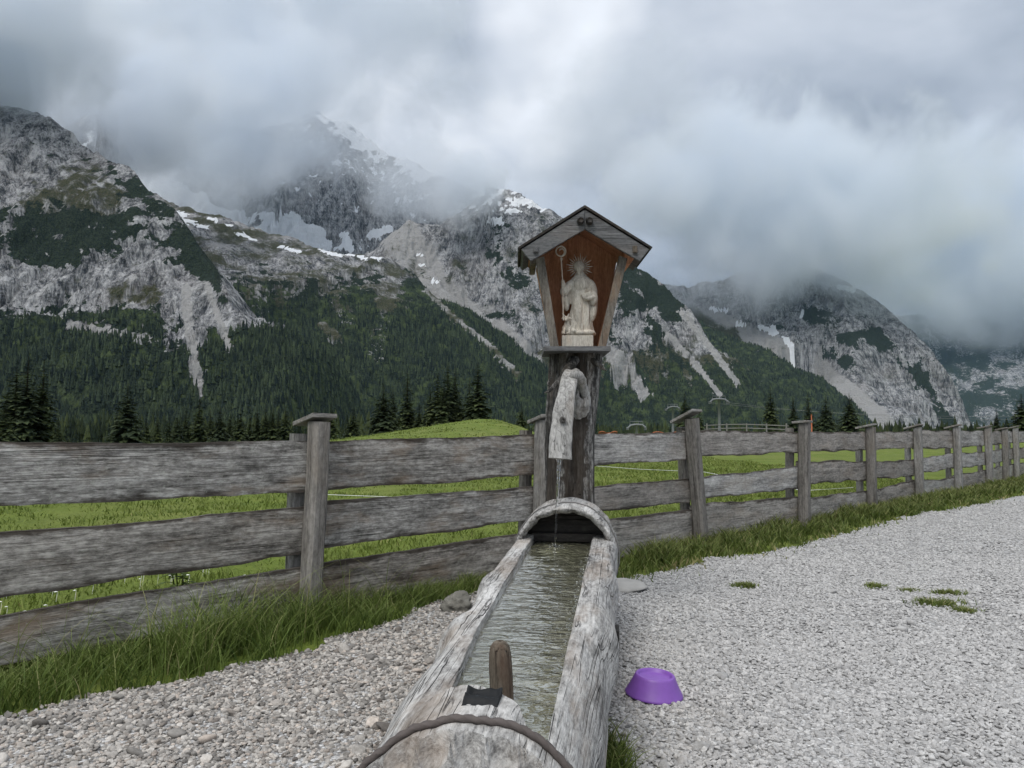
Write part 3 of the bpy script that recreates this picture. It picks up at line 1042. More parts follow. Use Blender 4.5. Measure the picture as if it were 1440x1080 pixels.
# ================================================================== MATERIALS OF THE YARD
def wood_material(name, axis, dark, mid, light, brown=(0.13, 0.085, 0.055), brown_amt=0.5, crack=0.6, stain=0.5, edge=False, bump=1.0, lichen=0.0, rough=0.88, gs=1.0, along=0.9, vary=False):
    """weathered timber, grain along the given local axis."""
    m, nt, b = material(name)
    co = nt.coord('Object')
    oi = nt.n.new('ShaderNodeObjectInfo')
    off = nt.vmath('SCALE', (17.3, 9.1, 5.7), scale=oi.outputs['Random'])
    co = nt.vmath('ADD', co, off)
    co0 = co
    wnz = nt.node('ShaderNodeTexNoise', ins={'Vector': co, 'Scale': 2.2 * gs, 'Detail': 2.0})
    co = nt.vmath('ADD', co, nt.vmath('SCALE', nt.vmath('SUBTRACT', wnz.outputs['Color'], (.5, .5, .5)), scale=0.05 / gs))

    def stretch(a, c):
        s = [c * gs] * 3
        s[axis] = a * gs
        return nt.mapping(co, scale=tuple(s))
    g1 = nt.noise(stretch(along, 13), 1.0, 5.0, 0.62)
    g2 = nt.noise(stretch(5.0, 75), 1.0, 4.0, 0.70)
    mot = nt.noise(stretch(20.0, 46.0), 1.0, 4.0, 0.75)
    bl = nt.noise(stretch(1.6, 4.5), 1.0, 5.0, 0.6)
    bl2 = nt.noise(stretch(2.6, 9.0), 1.0, 6.0, 0.68)
    s_ = [30 * gs] * 3
    s_[axis] = .13 * gs
    ck = nt.noise(nt.mapping(co0, scale=tuple(s_)), 1.0, 1.5, 0.5)
    ckl = nt.ss(nt.math('ABSOLUTE', nt.math('SUBTRACT', ck, 0.5)), 0.0, 0.016, 1.0, 0.0)
    ckl = nt.math('MULTIPLY', ckl, nt.ss(bl2, 0.40, 0.58))
    ckl = nt.math('MULTIPLY', ckl, nt.math('SUBTRACT', 1.0, nt.math('MULTIPLY', nt.attr('endgrain_shade'), 2.3), clamp=True))
    k = nt.math('ADD', nt.math('MULTIPLY', g1, 0.34), nt.math('ADD', nt.math('MULTIPLY', g2, 0.30), nt.math('MULTIPLY', mot, 0.36)))
    c = nt.ramp(k, [(0.40, dark), (0.5, mid), (0.60, light)])
    c = nt.mix(nt.ss(bl, 0.47, 0.68, 0, brown_amt), c, nt.mix(g1, brown, tuple(min(1, x * 2.0) for x in brown)))
    c = nt.mix(nt.ss(bl2, 0.53, 0.70, 0, stain), c, tuple(x * 0.32 for x in dark))
    if lichen:
        li = nt.noise(co, 38.0, 3.0, 0.7)
        c = nt.mix(nt.ss(li, 0.60, 0.70, 0, lichen), c, (0.40, 0.42, 0.37))
    c = nt.mix(nt.math('MULTIPLY', ckl, crack), c, tuple(x * 0.16 for x in dark))
    if edge:
        e = nt.attr('edge')
        e = nt.math('ADD', e, nt.math('MULTIPLY', nt.math('SUBTRACT', bl2, 0.5), 1.6))
        c = nt.mix(nt.ss(e, 0.45, 0.75, 0, .85), c, nt.mix(g1, (0.012, 0.011, 0.010), (0.075, 0.058, 0.044)))
    c = nt.mix(1.0, c, nt.ramp(oi.outputs['Random'], [(0.0, (.74, .71, .68)), (0.35, (.92, .87, .82)), (0.7, (1.03, 1.02, 1.0)), (1.0, (1.22, 1.22, 1.22))]), 'MULTIPLY') if vary else c
    c = nt.mix(nt.ss(nt.attr('endgrain_shade'), .5, .95), c, nt.mix(nt.ss(mot, .4, .6), (0.018, 0.016, 0.014), (0.075, 0.066, 0.056)))  # shade in the recess under the gouges, put into the colour
    nt.put(b.inputs['Base Color'], c)
    b.inputs['Roughness'].default_value = rough
    b.inputs['Specular IOR Level'].default_value = 0.25
    h = nt.math('ADD', nt.math('MULTIPLY', g2, 0.004), nt.math('MULTIPLY', g1, 0.006))
    h = nt.math('SUBTRACT', h, nt.math('MULTIPLY', ckl, 0.006))
    h = nt.math('ADD', h, nt.math('MULTIPLY', bl2, 0.004))
    nt.put(b.inputs['Normal'], nt.bump(h, bump, 1.0))
    return m


W_FENCE = wood_material('fence_wood', 0, (0.085, 0.081, 0.075), (0.27, 0.262, 0.248), (0.54, 0.53, 0.51), (0.17, 0.128, 0.092), 0.70, 0.5, 0.62, edge=True, lichen=.45, along=2.4, vary=True)
W_FENCE_PALE = wood_material('pale_fence_wood', 0, (0.15, 0.147, 0.142), (0.31, 0.304, 0.294), (0.50, 0.49, 0.475), (0.17, 0.14, 0.11), 0.35, 0.5, 0.5, edge=True, lichen=.35, along=2.4, vary=True)
W_POST = wood_material('post_wood', 0, (0.11, 0.108, 0.104), (0.215, 0.211, 0.203), (0.33, 0.325, 0.313), (0.13, 0.11, 0.085), 0.35, 0.7, 0.30, vary=True)
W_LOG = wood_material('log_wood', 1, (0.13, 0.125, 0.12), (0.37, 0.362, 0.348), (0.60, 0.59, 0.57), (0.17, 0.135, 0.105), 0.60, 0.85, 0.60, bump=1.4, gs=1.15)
W_TRUNK = wood_material('trunk_wood', 2, (0.010, 0.010, 0.009), (0.070, 0.067, 0.063), (0.36, 0.35, 0.33), (0.12, 0.095, 0.07), 0.35, 0.9, 0.90, edge=True, bump=1.8, gs=1.0)
W_SPOUT = wood_material('spout_wood', 2, (0.17, 0.165, 0.158), (0.36, 0.355, 0.34), (0.52, 0.51, 0.49), (0.17, 0.14, 0.11), 0.30, 0.45, 0.22, bump=1.0, gs=1.4)
W_BROWN = wood_material('shrine_inner_wood', 2, (0.31, 0.145, 0.080), (0.49, 0.245, 0.140), (0.60, 0.33, 0.20), (0.35, 0.165, 0.09), 0.35, 0.4, 0.2, bump=.4, gs=1.6)
W_STILE = wood_material('shrine_stile_wood', 2, (0.085, 0.075, 0.065), (0.175, 0.158, 0.135), (0.26, 0.24, 0.205), (0.16, 0.10, 0.06), 0.5, 0.6, 0.4, gs=1.8)
W_BARGE = wood_material('shrine_roof_wood', 0, (0.075, 0.076, 0.078), (0.135, 0.137, 0.14), (0.20, 0.203, 0.205), (0.11, 0.09, 0.075), 0.3, 0.5, 0.3, gs=1.6)
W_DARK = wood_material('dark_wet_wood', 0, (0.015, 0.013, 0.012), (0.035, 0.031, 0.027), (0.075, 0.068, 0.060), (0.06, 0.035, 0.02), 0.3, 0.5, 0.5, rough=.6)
W_PEG = wood_material('peg_wood', 2, (0.045, 0.036, 0.028), (0.105, 0.086, 0.066), (0.165, 0.14, 0.11), (0.075, 0.042, 0.028), 0.45, 0.5, 0.4, gs=2.0)
W_STATUE = wood_material('statue_wood', 2, (0.33, 0.30, 0.255), (0.54, 0.505, 0.44), (0.68, 0.65, 0.58), (0.30, 0.20, 0.12), 0.32, 0.25, 0.20, bump=.25, gs=3.0)


def simple(name, col, rough=0.6, spec=0.4, noise_amt=0.25, scale=20.0, bump=0.0, metal=0.0):
    m, nt, b = material(name)
    co = nt.coord('Object')
    n = nt.noise(co, scale, 4.0, 0.6)
    c = nt.mix(n, tuple(x * (1 - noise_amt) for x in col), tuple(min(1, x * (1 + noise_amt)) for x in col))
    nt.put(b.inputs['Base Color'], c)
    b.inputs['Roughness'].default_value = rough
    b.inputs['Specular IOR Level'].default_value = spec
    b.inputs['Metallic'].default_value = metal
    if bump:
        nt.put(b.inputs['Normal'], nt.bump(n, 1.0, bump))
    return m


M_IRON = simple('rusty_iron', (0.095, 0.080, 0.074), 0.75, 0.35, 0.35, 40, 0.002)
M_WIRE = simple('grey_wire', (0.16, 0.155, 0.15), 0.6, 0.4, 0.3, 60)
M_PURPLE = simple('purple_plastic', (0.205, 0.085, 0.385), 0.45, 0.45, 0.16, 26)
M_CLOTH = simple('black_leather', (0.009, 0.010, 0.011), 0.62, 0.25, 0.3, 90, 0.0015)
M_STONE = simple('grey_stone', (0.17, 0.165, 0.145), 0.9, 0.2, 0.6, 24, 0.02)
M_SLAB = simple('pale_stone', (0.36, 0.35, 0.33), 0.9, 0.2, 0.3, 9, 0.01)
M_STEEL = simple('galvanised_steel', (0.17, 0.18, 0.19), 0.6, 0.4, 0.12, 1.0)
M_CABLE = simple('lift_cable', (0.16, 0.165, 0.17), 0.5, 0.4, 0.1, 1.0)
M_ORANGE = simple('orange_plastic', (0.42, 0.13, 0.06), 0.6, 0.3, 0.25, 6.0)
M_WHITE = simple('white_cord', (0.75, 0.76, 0.74), 0.6, 0.3, 0.05, 6.0)
M_PETAL = simple('white_petals', (0.75, 0.76, 0.72), 0.7, 0.2, 0.1, 6.0)
M_RAIL = simple('far_rail_wood', (0.20, 0.195, 0.185), 0.9, 0.2, 0.25, 2.0)


def leaf_material(name, lo, hi, dry, dry_amt, trans=0.25):
    m, nt, b = material(name)
    t = nt.attr('tint')
    hgt = nt.attr('along')
    c = nt.ramp(t, [(0.0, lo), (0.62, hi), (0.86, hi), (1.0, dry)])
    c = nt.mix(nt.ss(hgt, 0.6, 1.0, 0, dry_amt), c, dry)
    nt.put(b.inputs['Base Color'], c)
    b.inputs['Roughness'].default_value = 0.62
    b.inputs['Specular IOR Level'].default_value = 0.25
    tr = nt.n.new('ShaderNodeBsdfTranslucent')
    nt.put(tr.inputs[0], c)
    mx = nt.n.new('ShaderNodeMixShader')
    mx.inputs[0].default_value = trans
    nt.put(mx.inputs[1], b.outputs[0])
    nt.put(mx.inputs[2], tr.outputs[0])
    nt.put(nt.n['Material Output'].inputs['Surface'], mx.outputs[0])
    return m


M_GRASS = leaf_material('tall_grass', (0.050, 0.086, 0.016), (0.155, 0.215, 0.050), (0.40, 0.38, 0.18), 0.4)
M_VERGE = leaf_material('verge_grass', (0.050, 0.080, 0.016), (0.130, 0.172, 0.040), (0.36, 0.31, 0.15), 0.4)
M_FIELD = leaf_material('field_grass', (0.088, 0.128, 0.022), (0.185, 0.230, 0.050), (0.34, 0.32, 0.13), 0.35)

# ================================================================== FENCE
POSTS = [(-3.02, 3.46), (-1.34, 5.0), (.18, 6.45), (1.88, 8.0), (3.49, 9.5), (5.28, 11.55), (6.86, 13.2), (8.42, 14.75), (10.0, 16.35), (11.85, 18.7), (12.9, 19.9), (14.6, 21.6)]
TOPS = [1.26, 1.255, 1.285, 1.33, 1.29, 1.25, 1.25, 1.26, 1.26, 1.22, 1.26, 1.25]
LEAN = [0, .055, .03, -.16, .07, .01, -.02, -.015, .0, .02, -.01, 0]
CAPTILT = [.25, .22, .30, .42, .06, .22, .26, .24, .2, .2, .25, .2]
# per bay: (top, bottom) at its left and right end for the three boards, metres above the ground
BAYS = [
    [((1.14, .83), (1.13, .80)), ((.675, .345), (.71, .41)), ((.27, .03), (.325, .05))],
    [((1.125, .80), (1.165, .83)), ((.735, .435), (.73, .46)), ((.33, .05), (.36, -.02))],
    [((1.16, .87), (1.18, .90)), ((.69, .48), (.705, .46)), ((.39, .03), (.39, .02))],
    [((1.21, .93), (1.17, .92)), ((.705, .49), (.76, .48)), ((.425, .08), (.39, .05))],
    [((1.17, .94), (1.18, .90)), ((.82, .54), (.74, .45)), ((.35, .04), (.30, .04))],
    [((1.17, .91), (1.18, .90)), ((.72, .47), (.70, .42)), ((.27, .03), (.36, .02))],
    [((1.19, .88), (1.20, .86)), ((.70, .45), (.76, .48)), ((.33, .03), (.30, .03))],
    [((1.19, .86), (1.19, .88)), ((.76, .47), (.74, .46)), ((.34, .03), (.36, .02))],
    [((1.16, .88), (1.18, .86)), ((.72, .46), (.74, .45)), ((.36, .02), (.34, .02))],
    [((1.17, .87), (1.18, .88)), ((.75, .46), (.72, .45)), ((.33, .02), (.33, .02))],
    [((1.17, .87), (1.18, .88)), ((.75, .46), (.72, .45)), ((.33, .02), (.33, .02))],
]


def board_mesh(L, zl, zr, seed, wav):
    """plank with live wavy edges, grain along X, origin at its left end on the ground."""
    n, m = 64, 8
    t = np.linspace(0, 1, n)
    x = t * L
    pin = sstep(t, 0, .12) * sstep(1 - t, 0, .12)
    top = zl[0] + (zr[0] - zl[0]) * t + wav * (pn(x * 1.1, x * 0 + seed, None, 1) * .8 + .35 * pn(x * 3.3, x * 0 + seed, None, 2)) * (.35 + .65 * pin) + .004 * pn(x * 14, x * 0 + seed, None, 3)
    bot = zl[1] + (zr[1] - zl[1]) * t + wav * (pn(x * 1.3, x * 0 + seed + 9, None, 4) * .9 + .4 * pn(x * 3.6, x * 0 + seed, None, 5)) * (.35 + .65 * pin) + .005 * pn(x * 12, x * 0 + seed, None, 6)
    k = np.linspace(0, 1, m)
    z = bot[:, None] + (top - bot)[:, None] * k[None, :]
    X = np.repeat(x[:, None], m, 1)
    warp_ = .012 * pn(X * .9, z * 2.0, None, seed % 50) + .004 * pn(X * 2.5, z * 9, None, seed % 50 + 3)
    th = .019 - .003 * (np.abs(k - .5) * 2)[None, :] ** 8
    fr = np.stack([X, -th + warp_, z], -1)
    bk = np.stack([X, th + warp_, z], -1)
    ring = np.concatenate([fr, bk[:, ::-1]], 1)                # closed section of 2m points
    V = ring.reshape(-1, 3)
    Fq = grid_faces(n, 2 * m, wrap_v=True)
    caps = np.array([list(range(2 * m))[::-1], [(n - 1) * 2 * m + j for j in range(2 * m)]])
    me = mesh_np('board', V, [Fq, caps])
    me.set_sharp_from_angle(angle=R(38))
    e = np.abs(np.concatenate([k, k[::-1]]) - .5) * 2
    e = np.where(e > .99, 1.0, e ** 3 * .75)
    float_attr(me, 'edge', np.tile(e * .8, n))
    return me


def post_mesh(w_, d_, h, seed):
    """slightly irregular squared post; local X runs up the post."""
    n = 26
    x = np.linspace(-.25, h, n)
    corners = []
    for a, b in ((1, 0.62), (.62, 1), (-.62, 1), (-1, .62), (-1, -.62), (-.62, -1), (.62, -1), (1, -.62)):
        k = 1 + .05 * pn(x * 2.1, x * 0 + a * 3 + seed, None, 7) + .03 * pn(x * 9, x * 0 + b * 3 + seed, None, 8)
        corners.append(np.stack([x, a * w_ / 2 * k + .008 * pn(x * 1.7, x * 0 + seed, None, 9), b * d_ / 2 * k], -1))
    ring = np.stack(corners, 1)
    caps = np.array([list(range(8))[::-1], [(n - 1) * 8 + j for j in range(8)]])
    me = mesh_np('post', ring.reshape(-1, 3), [grid_faces(n, 8, wrap_v=True), caps], False)
    float_attr(me, 'edge', np.zeros(n * 8))
    return me


def build_fence():
    ang0 = math.atan2(FU[1], FU[0])
    fence = thing('fence', (FP0[0], FP0[1], 0), 'weathered grey plank fence with capped posts between gravel yard and meadow', 'fence')
    inv = Matrix.Translation(-Vector((FP0[0], FP0[1], 0)))

    def place(o, M):
        o.parent = fence
        o.matrix_local = inv @ M
    for i, (x, y) in enumerate(POSTS):
        h = TOPS[i]
        a = ang0
        base = Matrix.Translation((x, y, 0)) @ Matrix.Rotation(a, 4, 'Z')      # local x along the fence, y into the meadow
        lean = math.atan2(LEAN[i], h)
        wd = .118 if i < 4 else .110
        up = base @ Matrix.Translation((0, -.085, 0)) @ Matrix.Rotation(lean, 4, 'Y') @ Matrix(((0, 1, 0, 0), (0, 0, 1, 0), (1, 0, 0, 0), (0, 0, 0, 1)))
        place(link('post', post_mesh(wd, .13, h, i * 3.7), W_POST), up)
        rear = base @ Matrix.Translation((-.035 if i != 3 else -.02, .075, 0)) @ Matrix.Rotation(lean * .6, 4, 'Y') @ Matrix(((0, 1, 0, 0), (0, 0, 1, 0), (1, 0, 0, 0), (0, 0, 0, 1)))
        place(link('rear_post', post_mesh(.10, .085, h - .055 - .10 * CAPTILT[i], i * 5.1 + 40), W_POST), rear)
        cl = (.27, .27, .18, .30, .20, .26, .28, .28, .26, .26, .28, .28)[i]
        bm = box_bm(.175 if i not in (2, 4) else .165, cl, .028, bevel=.005)
        for v in bm.verts:
            v.co.z += .004 * mnoise.noise(Vector((v.co.x * 9 + i, v.co.y * 9, 0)))
        cp = link('cap', bm_mesh('cap', bm), W_POST)
        tip = Vector((LEAN[i], -.02 if cl > .25 else -.06, h + .012))
        place(cp, base @ Matrix.Translation(tip) @ Matrix.Rotation(-CAPTILT[i], 4, 'X') @ Matrix.Rotation(.03 * math.sin(i * 2.2), 4, 'Y'))
    for i, bay in enumerate(BAYS):
        a, b = Vector(POSTS[i]), Vector(POSTS[i + 1])
        d = b - a
        L = d.length
        ang = math.atan2(d.y, d.x)
        for j, (zl, zr) in enumerate(bay):
            la = LEAN[i] * zl[0] / 1.2
            lb = LEAN[i + 1] * zr[0] / 1.2
            l0 = la - .004 * j
            me = board_mesh(L + lb - l0 - .006, zl, zr, i * 7 + j * 3 + 1, (.020, .026, .022)[j] * (1.0 if i < 3 else 1.5))
            if i >= 4 and j > 0:
                pass
            o = link('board', me, W_FENCE_PALE if i >= 2 else W_FENCE)
            place(o, Matrix.Translation((a.x, a.y, 0)) @ Matrix.Rotation(ang, 4, 'Z') @ Matrix.Translation((l0, .004 * (i % 2) + .003 * j, 0)))
    return fence


build_fence()
# ================================================================== TROUGH
TR_ANG = -math.atan(0.14)
TR_O = Vector((-.131, 1.42, 0))
TR_L = 3.53
TM = Matrix.Translation(TR_O) @ Matrix.Rotation(TR_ANG, 4, 'Z')


def log_r(th, t):
    """radius of the log by angle (0 = right, pi/2 = top) and distance along."""
    r = .275 + .0105 * t
    r = r * (1 + .030 * fbm(np.cos(th) * 1.3 + 4, np.sin(th) * 1.3, t * 1.1, 3, 21) + .010 * fbm(np.cos(th) * 6, np.sin(th) * 6, t * 1.6, 3, 22))
    for ta, tt, wa, wt, amp in ((2.6, 1.28, .5, .14, .035), (2.55, 2.02, .45, .13, .030), (.25, 1.45, .6, .25, .030), (.35, 2.3, .5, .2, .030), (.1, .45, .6, .3, -.012), (2.7, .7, .4, .2, .015),
                                (.9, 1.62, .25, .10, -.018), (.75, 1.15, .18, .12, -.012)):
        d = np.angle(np.exp(1j * (th - ta)))
        r = r + amp * np.exp(-(d / wa) ** 2 - ((t - tt) / wt) ** 2)
    return r


def log_zc(t):
    return .294 + .0465 * t


def smin(a, b, k):
    h = np.clip(.5 + .5 * (b - a) / k, 0, 1)
    return b + (a - b) * h - k * h * (1 - h)


def sL(t):
    return np.interp(t, [.3, .5, 1.2, 3.25, 3.6], [-.098, -.100, -.150, -.205, -.205]) + .004 * pn(t * 2.3, t * 0 + 1, None, 61)


def sR(t):
    return np.interp(t, [.2, .5, 3.25, 3.6], [.168, .166, .158, .158]) + .004 * pn(t * 2.1, t * 0 + 5, None, 62)


def t_edge(s):
    e = np.interp(s, [-.30, -.15, -.10, -.05, 0, .057, .106, .134, .18, .30], [.36, .405, .452, .468, .455, .42, .37, .31, .285, .25])
    return e + .012 * pn(s * 40, s * 0, None, 63) + .006 * pn(s * 110, s * 0, None, 64)


RIM = lambda s, t: .541 + .005 * t + .006 * fbm(t * 3 + 7, s * 5, None, 3, 65) + .003 * fbm(t * 14, s * 30, None, 2, 66)


def build_trough():
    tr = thing('water_trough', TR_O, 'hollowed grey log trough full of water below the shrine', 'water trough', rot=(0, 0, TR_ANG))
    # stations along the log: near end, jagged inner edge of the near block, channel end under the hood
    nt_a, nt_b, nt_c = 84, 190, 12
    T_END = 3.42
    rows = []
    ka = np.linspace(0, 1, nt_a)
    kb = np.linspace(0, 1, nt_b)
    kc = np.linspace(0, 1, nt_c)
    # across: left flank, channel, right flank
    c1 = np.sin(np.linspace(-np.pi / 2, 0, 26))               # -1..0 clustered at the flank
    nl, nc, nr = 26, 36, 26
    th_b = np.linspace(0, -np.pi, 46)[1:-1]
    V = []
    nt_all = nt_a + nt_b + nt_c
    for it in range(nt_all):
        ring = []
        if it < nt_a:
            base = lambda s: ka[it] * (t_edge(s) - .006)
        elif it < nt_a + nt_b:
            base = lambda s: t_edge(s) + .006 + kb[it - nt_a] * (T_END - .006 - t_edge(s) - .006)
        else:
            base = lambda s: 0 * s + T_END + .006 + kc[it - nt_a - nt_b] * (TR_L - T_END - .006)
        chan = nt_a <= it < nt_a + nt_b
        tm = float(base(np.array([0.0]))[0])
        # flank extents at this station
        rl = float(log_r(np.array([np.pi]), np.array([tm]))[0])
        rR = float(log_r(np.array([0.0]), np.array([tm]))[0])
        l_in, r_in = float(sL(np.array([tm]))[0]), float(sR(np.array([tm]))[0])
        kL = np.sin(np.linspace(0, np.pi / 2, nl))[::-1]      # 1..0
        sl_ = l_in + (-rl - l_in) * (1 - (1 - kL) ** 1.0) if False else l_in - (rl + l_in) * (1 - (1 - np.linspace(1, 0, nl)) ** 1.8)
        sc_ = np.linspace(l_in + .006, r_in - .006, nc)
        sr_ = r_in + (rR - r_in) * (1 - (1 - np.linspace(0, 1, nr)) ** 1.8)
        s = np.concatenate([sl_, sc_, sr_])
        t = base(s)
        # top of the round log above s, found along the radius
        th = np.arccos(np.clip(s / np.where(s < 0, rl, rR), -1, 1))
        rad = log_r(th, t)
        x = np.where(np.abs(s) > .2, rad * np.cos(th), s)
        ztop = log_zc(t) + np.sqrt(np.clip(rad ** 2 - x ** 2, 0, None))
        z = ztop.copy()
        if it >= nt_a:
            z = smin(ztop, RIM(s, t), .022)
        else:
            # gouged row at the near end
            for cs, cw in ((-.115, .034), (-.045, .036), (.022, .034), (.085, .032), (-.185, .03), (.145, .03)):
                q = ((s - cs) / cw) ** 2 + ((t - .163) / .046) ** 2
                z = z - .055 * np.clip(1 - q, 0, 1) ** .35
            z = z - .16 * sstep(.142 - t, 0, .014) * (1 + .3 * pn(s * 50, s * 0, None, 67))
            z = z - .020 * np.exp(-((s - .118) / .018) ** 2 - ((t - .335) / .035) ** 2)          # knot hole by the inner edge
            z = z - .010 * np.exp(-((s + .098) / .012) ** 2 - ((t - .40) / .05) ** 2)
        if chan:
            ins = slice(nl, nl + nc)
            z[ins] = .36
            # knock down the brink a little
            z[nl - 1] -= .004
            z[nl + nc] -= .004
        ring.append(np.stack([x, t, z], -1))
        tb = np.full(th_b.shape, tm)
        # bottom arc joins the two flanks; follow their own stations at the ends
        tb = np.interp(th_b, [-np.pi, 0], [float(t[0]), float(t[-1])])
        rb = log_r(th_b, tb)
        ring.append(np.stack([rb * np.cos(th_b), tb, log_zc(tb) + rb * np.sin(th_b)], -1))
        V.append(np.vstack(ring))
    V = np.stack(V)
    m = V.shape[1]
    caps = np.array([list(range(m)), [(nt_all - 1) * m + j for j in range(m)][::-1]])
    me = mesh_np('log', V.reshape(-1, 3), [grid_faces(nt_all, m, wrap_v=True)[:, ::-1], caps])
    me.set_sharp_from_angle(angle=R(48))
    vt, vs = V.reshape(-1, 3)[:, 1], V.reshape(-1, 3)[:, 0]
    float_attr(me, 'endgrain_shade', np.maximum((1 - sstep(vt, .128, .142)) * 1.0, .45 * (1 - sstep(vt, .20, .23))))  # high values paint the recess shade; lower ones only calm the cracks
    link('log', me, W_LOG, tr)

    # hood: what is left of the round log over the far end
    n = 90
    th = np.linspace(R(14), R(166), n)
    t0, t1 = 3.17, TR_L + .004
    prof = []
    lob = np.abs(np.sin((th - R(14)) / (R(152)) * np.pi * 7.0))
    sc = .017 * lob ** .6 + .004 * pn(th * 9, th * 0, None, 70)
    for k, (tt, dr) in enumerate(((t1, .004), (t1 - .12, .004), (t0 + .03, .005), (t0 + .006, .002), (t0, -.006))):
        tv = np.full(n, tt) + (.010 * pn(th * 5, th * 0, None, 71) if k > 1 else 0)
        r = log_r(th, np.full(n, tt)) + dr
        prof.append(np.stack([r * np.cos(th), tv, log_zc(tv) + r * np.sin(th)], -1))
    for tt, dr, kk in ((t0 + .000, -.012, 0.2), (t0 + .012, -.026, 1.0), (t0 + .040, -.040, .5), (t0 + .08, -.034, 0), (t1 - .03, -.034, 0)):
        tv = np.full(n, tt) + (.010 * pn(th * 5, th * 0, None, 71) if tt < t0 + .02 else 0)
        r = log_r(th, np.full(n, tt)) + dr - sc * kk + .014 * kk
        prof.append(np.stack([r * np.cos(th), tv, log_zc(tv) + r * np.sin(th)], -1))
    P = np.stack(prof)
    me = mesh_np('hood', P.reshape(-1, 3), grid_faces(len(prof), n, wrap_u=True))
    me.set_sharp_from_angle(angle=R(50))
    link('hood', me, W_LOG, tr)
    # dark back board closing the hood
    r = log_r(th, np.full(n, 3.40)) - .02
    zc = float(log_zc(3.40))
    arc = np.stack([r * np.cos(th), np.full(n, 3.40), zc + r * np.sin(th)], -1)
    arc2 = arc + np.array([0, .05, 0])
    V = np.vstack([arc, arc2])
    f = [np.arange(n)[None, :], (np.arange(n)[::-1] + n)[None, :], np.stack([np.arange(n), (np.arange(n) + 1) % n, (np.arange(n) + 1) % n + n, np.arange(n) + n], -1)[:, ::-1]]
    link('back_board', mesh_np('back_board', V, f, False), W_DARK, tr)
    bm = box_bm(.40, .030, .05, (-.022, 3.375, .545), bevel=.006)
    link('cross_bar', bm_mesh('cross_bar', bm), W_DARK, tr)

    # twisted iron band over the near block and thin wire over the hood
    n = 150
    th = np.linspace(R(-30), R(210), n)
    tb = .238 + .010 * np.sin(th) + .035 * np.cos(th)
    r = log_r(th, tb) + .006
    path = np.stack([r * np.cos(th), tb, log_zc(tb) + r * np.sin(th)], -1)
    T = np.gradient(path, axis=0)
    T /= np.linalg.norm(T, axis=1, keepdims=True)
    N = np.stack([np.cos(th), 0 * th, np.sin(th)], -1)
    B = np.cross(T, N)
    ring = []
    tw = np.arange(n) * .42
    for q in range(8):
        a = q / 8 * 2 * np.pi
        k = .0078 / (np.maximum(np.abs(np.cos(a)), np.abs(np.sin(a))) ** .8)
        ring.append(path + k * (np.cos(a + tw)[:, None] * N + np.sin(a + tw)[:, None] * B))
    V = np.stack(ring, 1).reshape(-1, 3)
    link('iron_band', mesh_np('iron_band', V, grid_faces(n, 8, wrap_v=True)), M_IRON, tr)
    th = np.linspace(R(-60), R(240), 110)
    tb = 3.30 + .012 * np.sin(th * 2)
    r = log_r(th, tb) + .008
    v, f = tube_np(np.stack([r * np.cos(th), tb, log_zc(tb) + r * np.sin(th)], -1), .005, 8)
    link('wire_band', mesh_np('wire_band', v, [f[0], f[1], f[2]]), M_WIRE, tr)

    # overflow peg standing in the near end of the channel
    zz = np.array([.40, .47, .53, .60, .632, .650, .660, .665, .667])
    rr_ = np.array([.030, .030, .0305, .0300, .0285, .025, .018, .010, .002])
    v, f = tube_np(np.stack([0 * zz, 0 * zz, zz], -1), rr_, 20)
    me = mesh_np('peg', v, f)
    loc = TM.inverted() @ Vector((-.004, 2.03, 0))
    link('overflow_peg', me, W_PEG, tr, loc=(loc.x, loc.y, 0), rot=(R(3), R(-2), 0))
    return tr


trough = build_trough()

# ---- water in the trough
def water_material():
    m, nt, b = material('trough_water')
    co = nt.coord('Object')
    n = nt.noise(co, 7.0, 3.0, 0.6)
    nt.put(b.inputs['Base Color'], nt.mix(nt.ss(n, .4, .7), (0.130, 0.130, 0.084), (0.190, 0.186, 0.128)))
    b.inputs['Roughness'].default_value = 0.02
    r1 = nt.noise(nt.mapping(co, scale=(1, 1.7, 1)), 26.0, 2.0, 0.55, 0.5)
    r2 = nt.noise(nt.mapping(co, scale=(1, 2.0, 1)), 9.0, 2.0, 0.5, 0.8)
    nt.put(b.inputs['Normal'], nt.bump(nt.math('ADD', nt.math('MULTIPLY', r1, .0026), nt.math('MULTIPLY', r2, .009)), 1.0, 1.0))
    b.inputs['Specular IOR Level'].default_value = 0.0
    bumpn = b.inputs['Normal'].links[0].from_socket
    gl = nt.n.new('ShaderNodeBsdfGlossy')
    gl.inputs['Roughness'].default_value = 0.02
    gl.inputs['Color'].default_value = (1, 1, 1, 1)
    nt.put(gl.inputs['Normal'], bumpn)
    fr = nt.n.new('ShaderNodeFresnel')
    fr.inputs['IOR'].default_value = 1.333
    nt.put(fr.inputs['Normal'], bumpn)
    mx = nt.n.new('ShaderNodeMixShader')
    nt.put(mx.inputs[0], nt.math('MINIMUM', nt.math('MULTIPLY', fr.outputs[0], 2.8), 0.85))
    nt.put(mx.inputs[1], b.outputs[0])
    nt.put(mx.inputs[2], gl.outputs[0])
    nt.put(nt.n['Material Output'].inputs['Surface'], mx.outputs[0])
    return m


WATER_Z = .512
STREAM = Vector((.250, 4.56, 0))       # where the stream meets the water


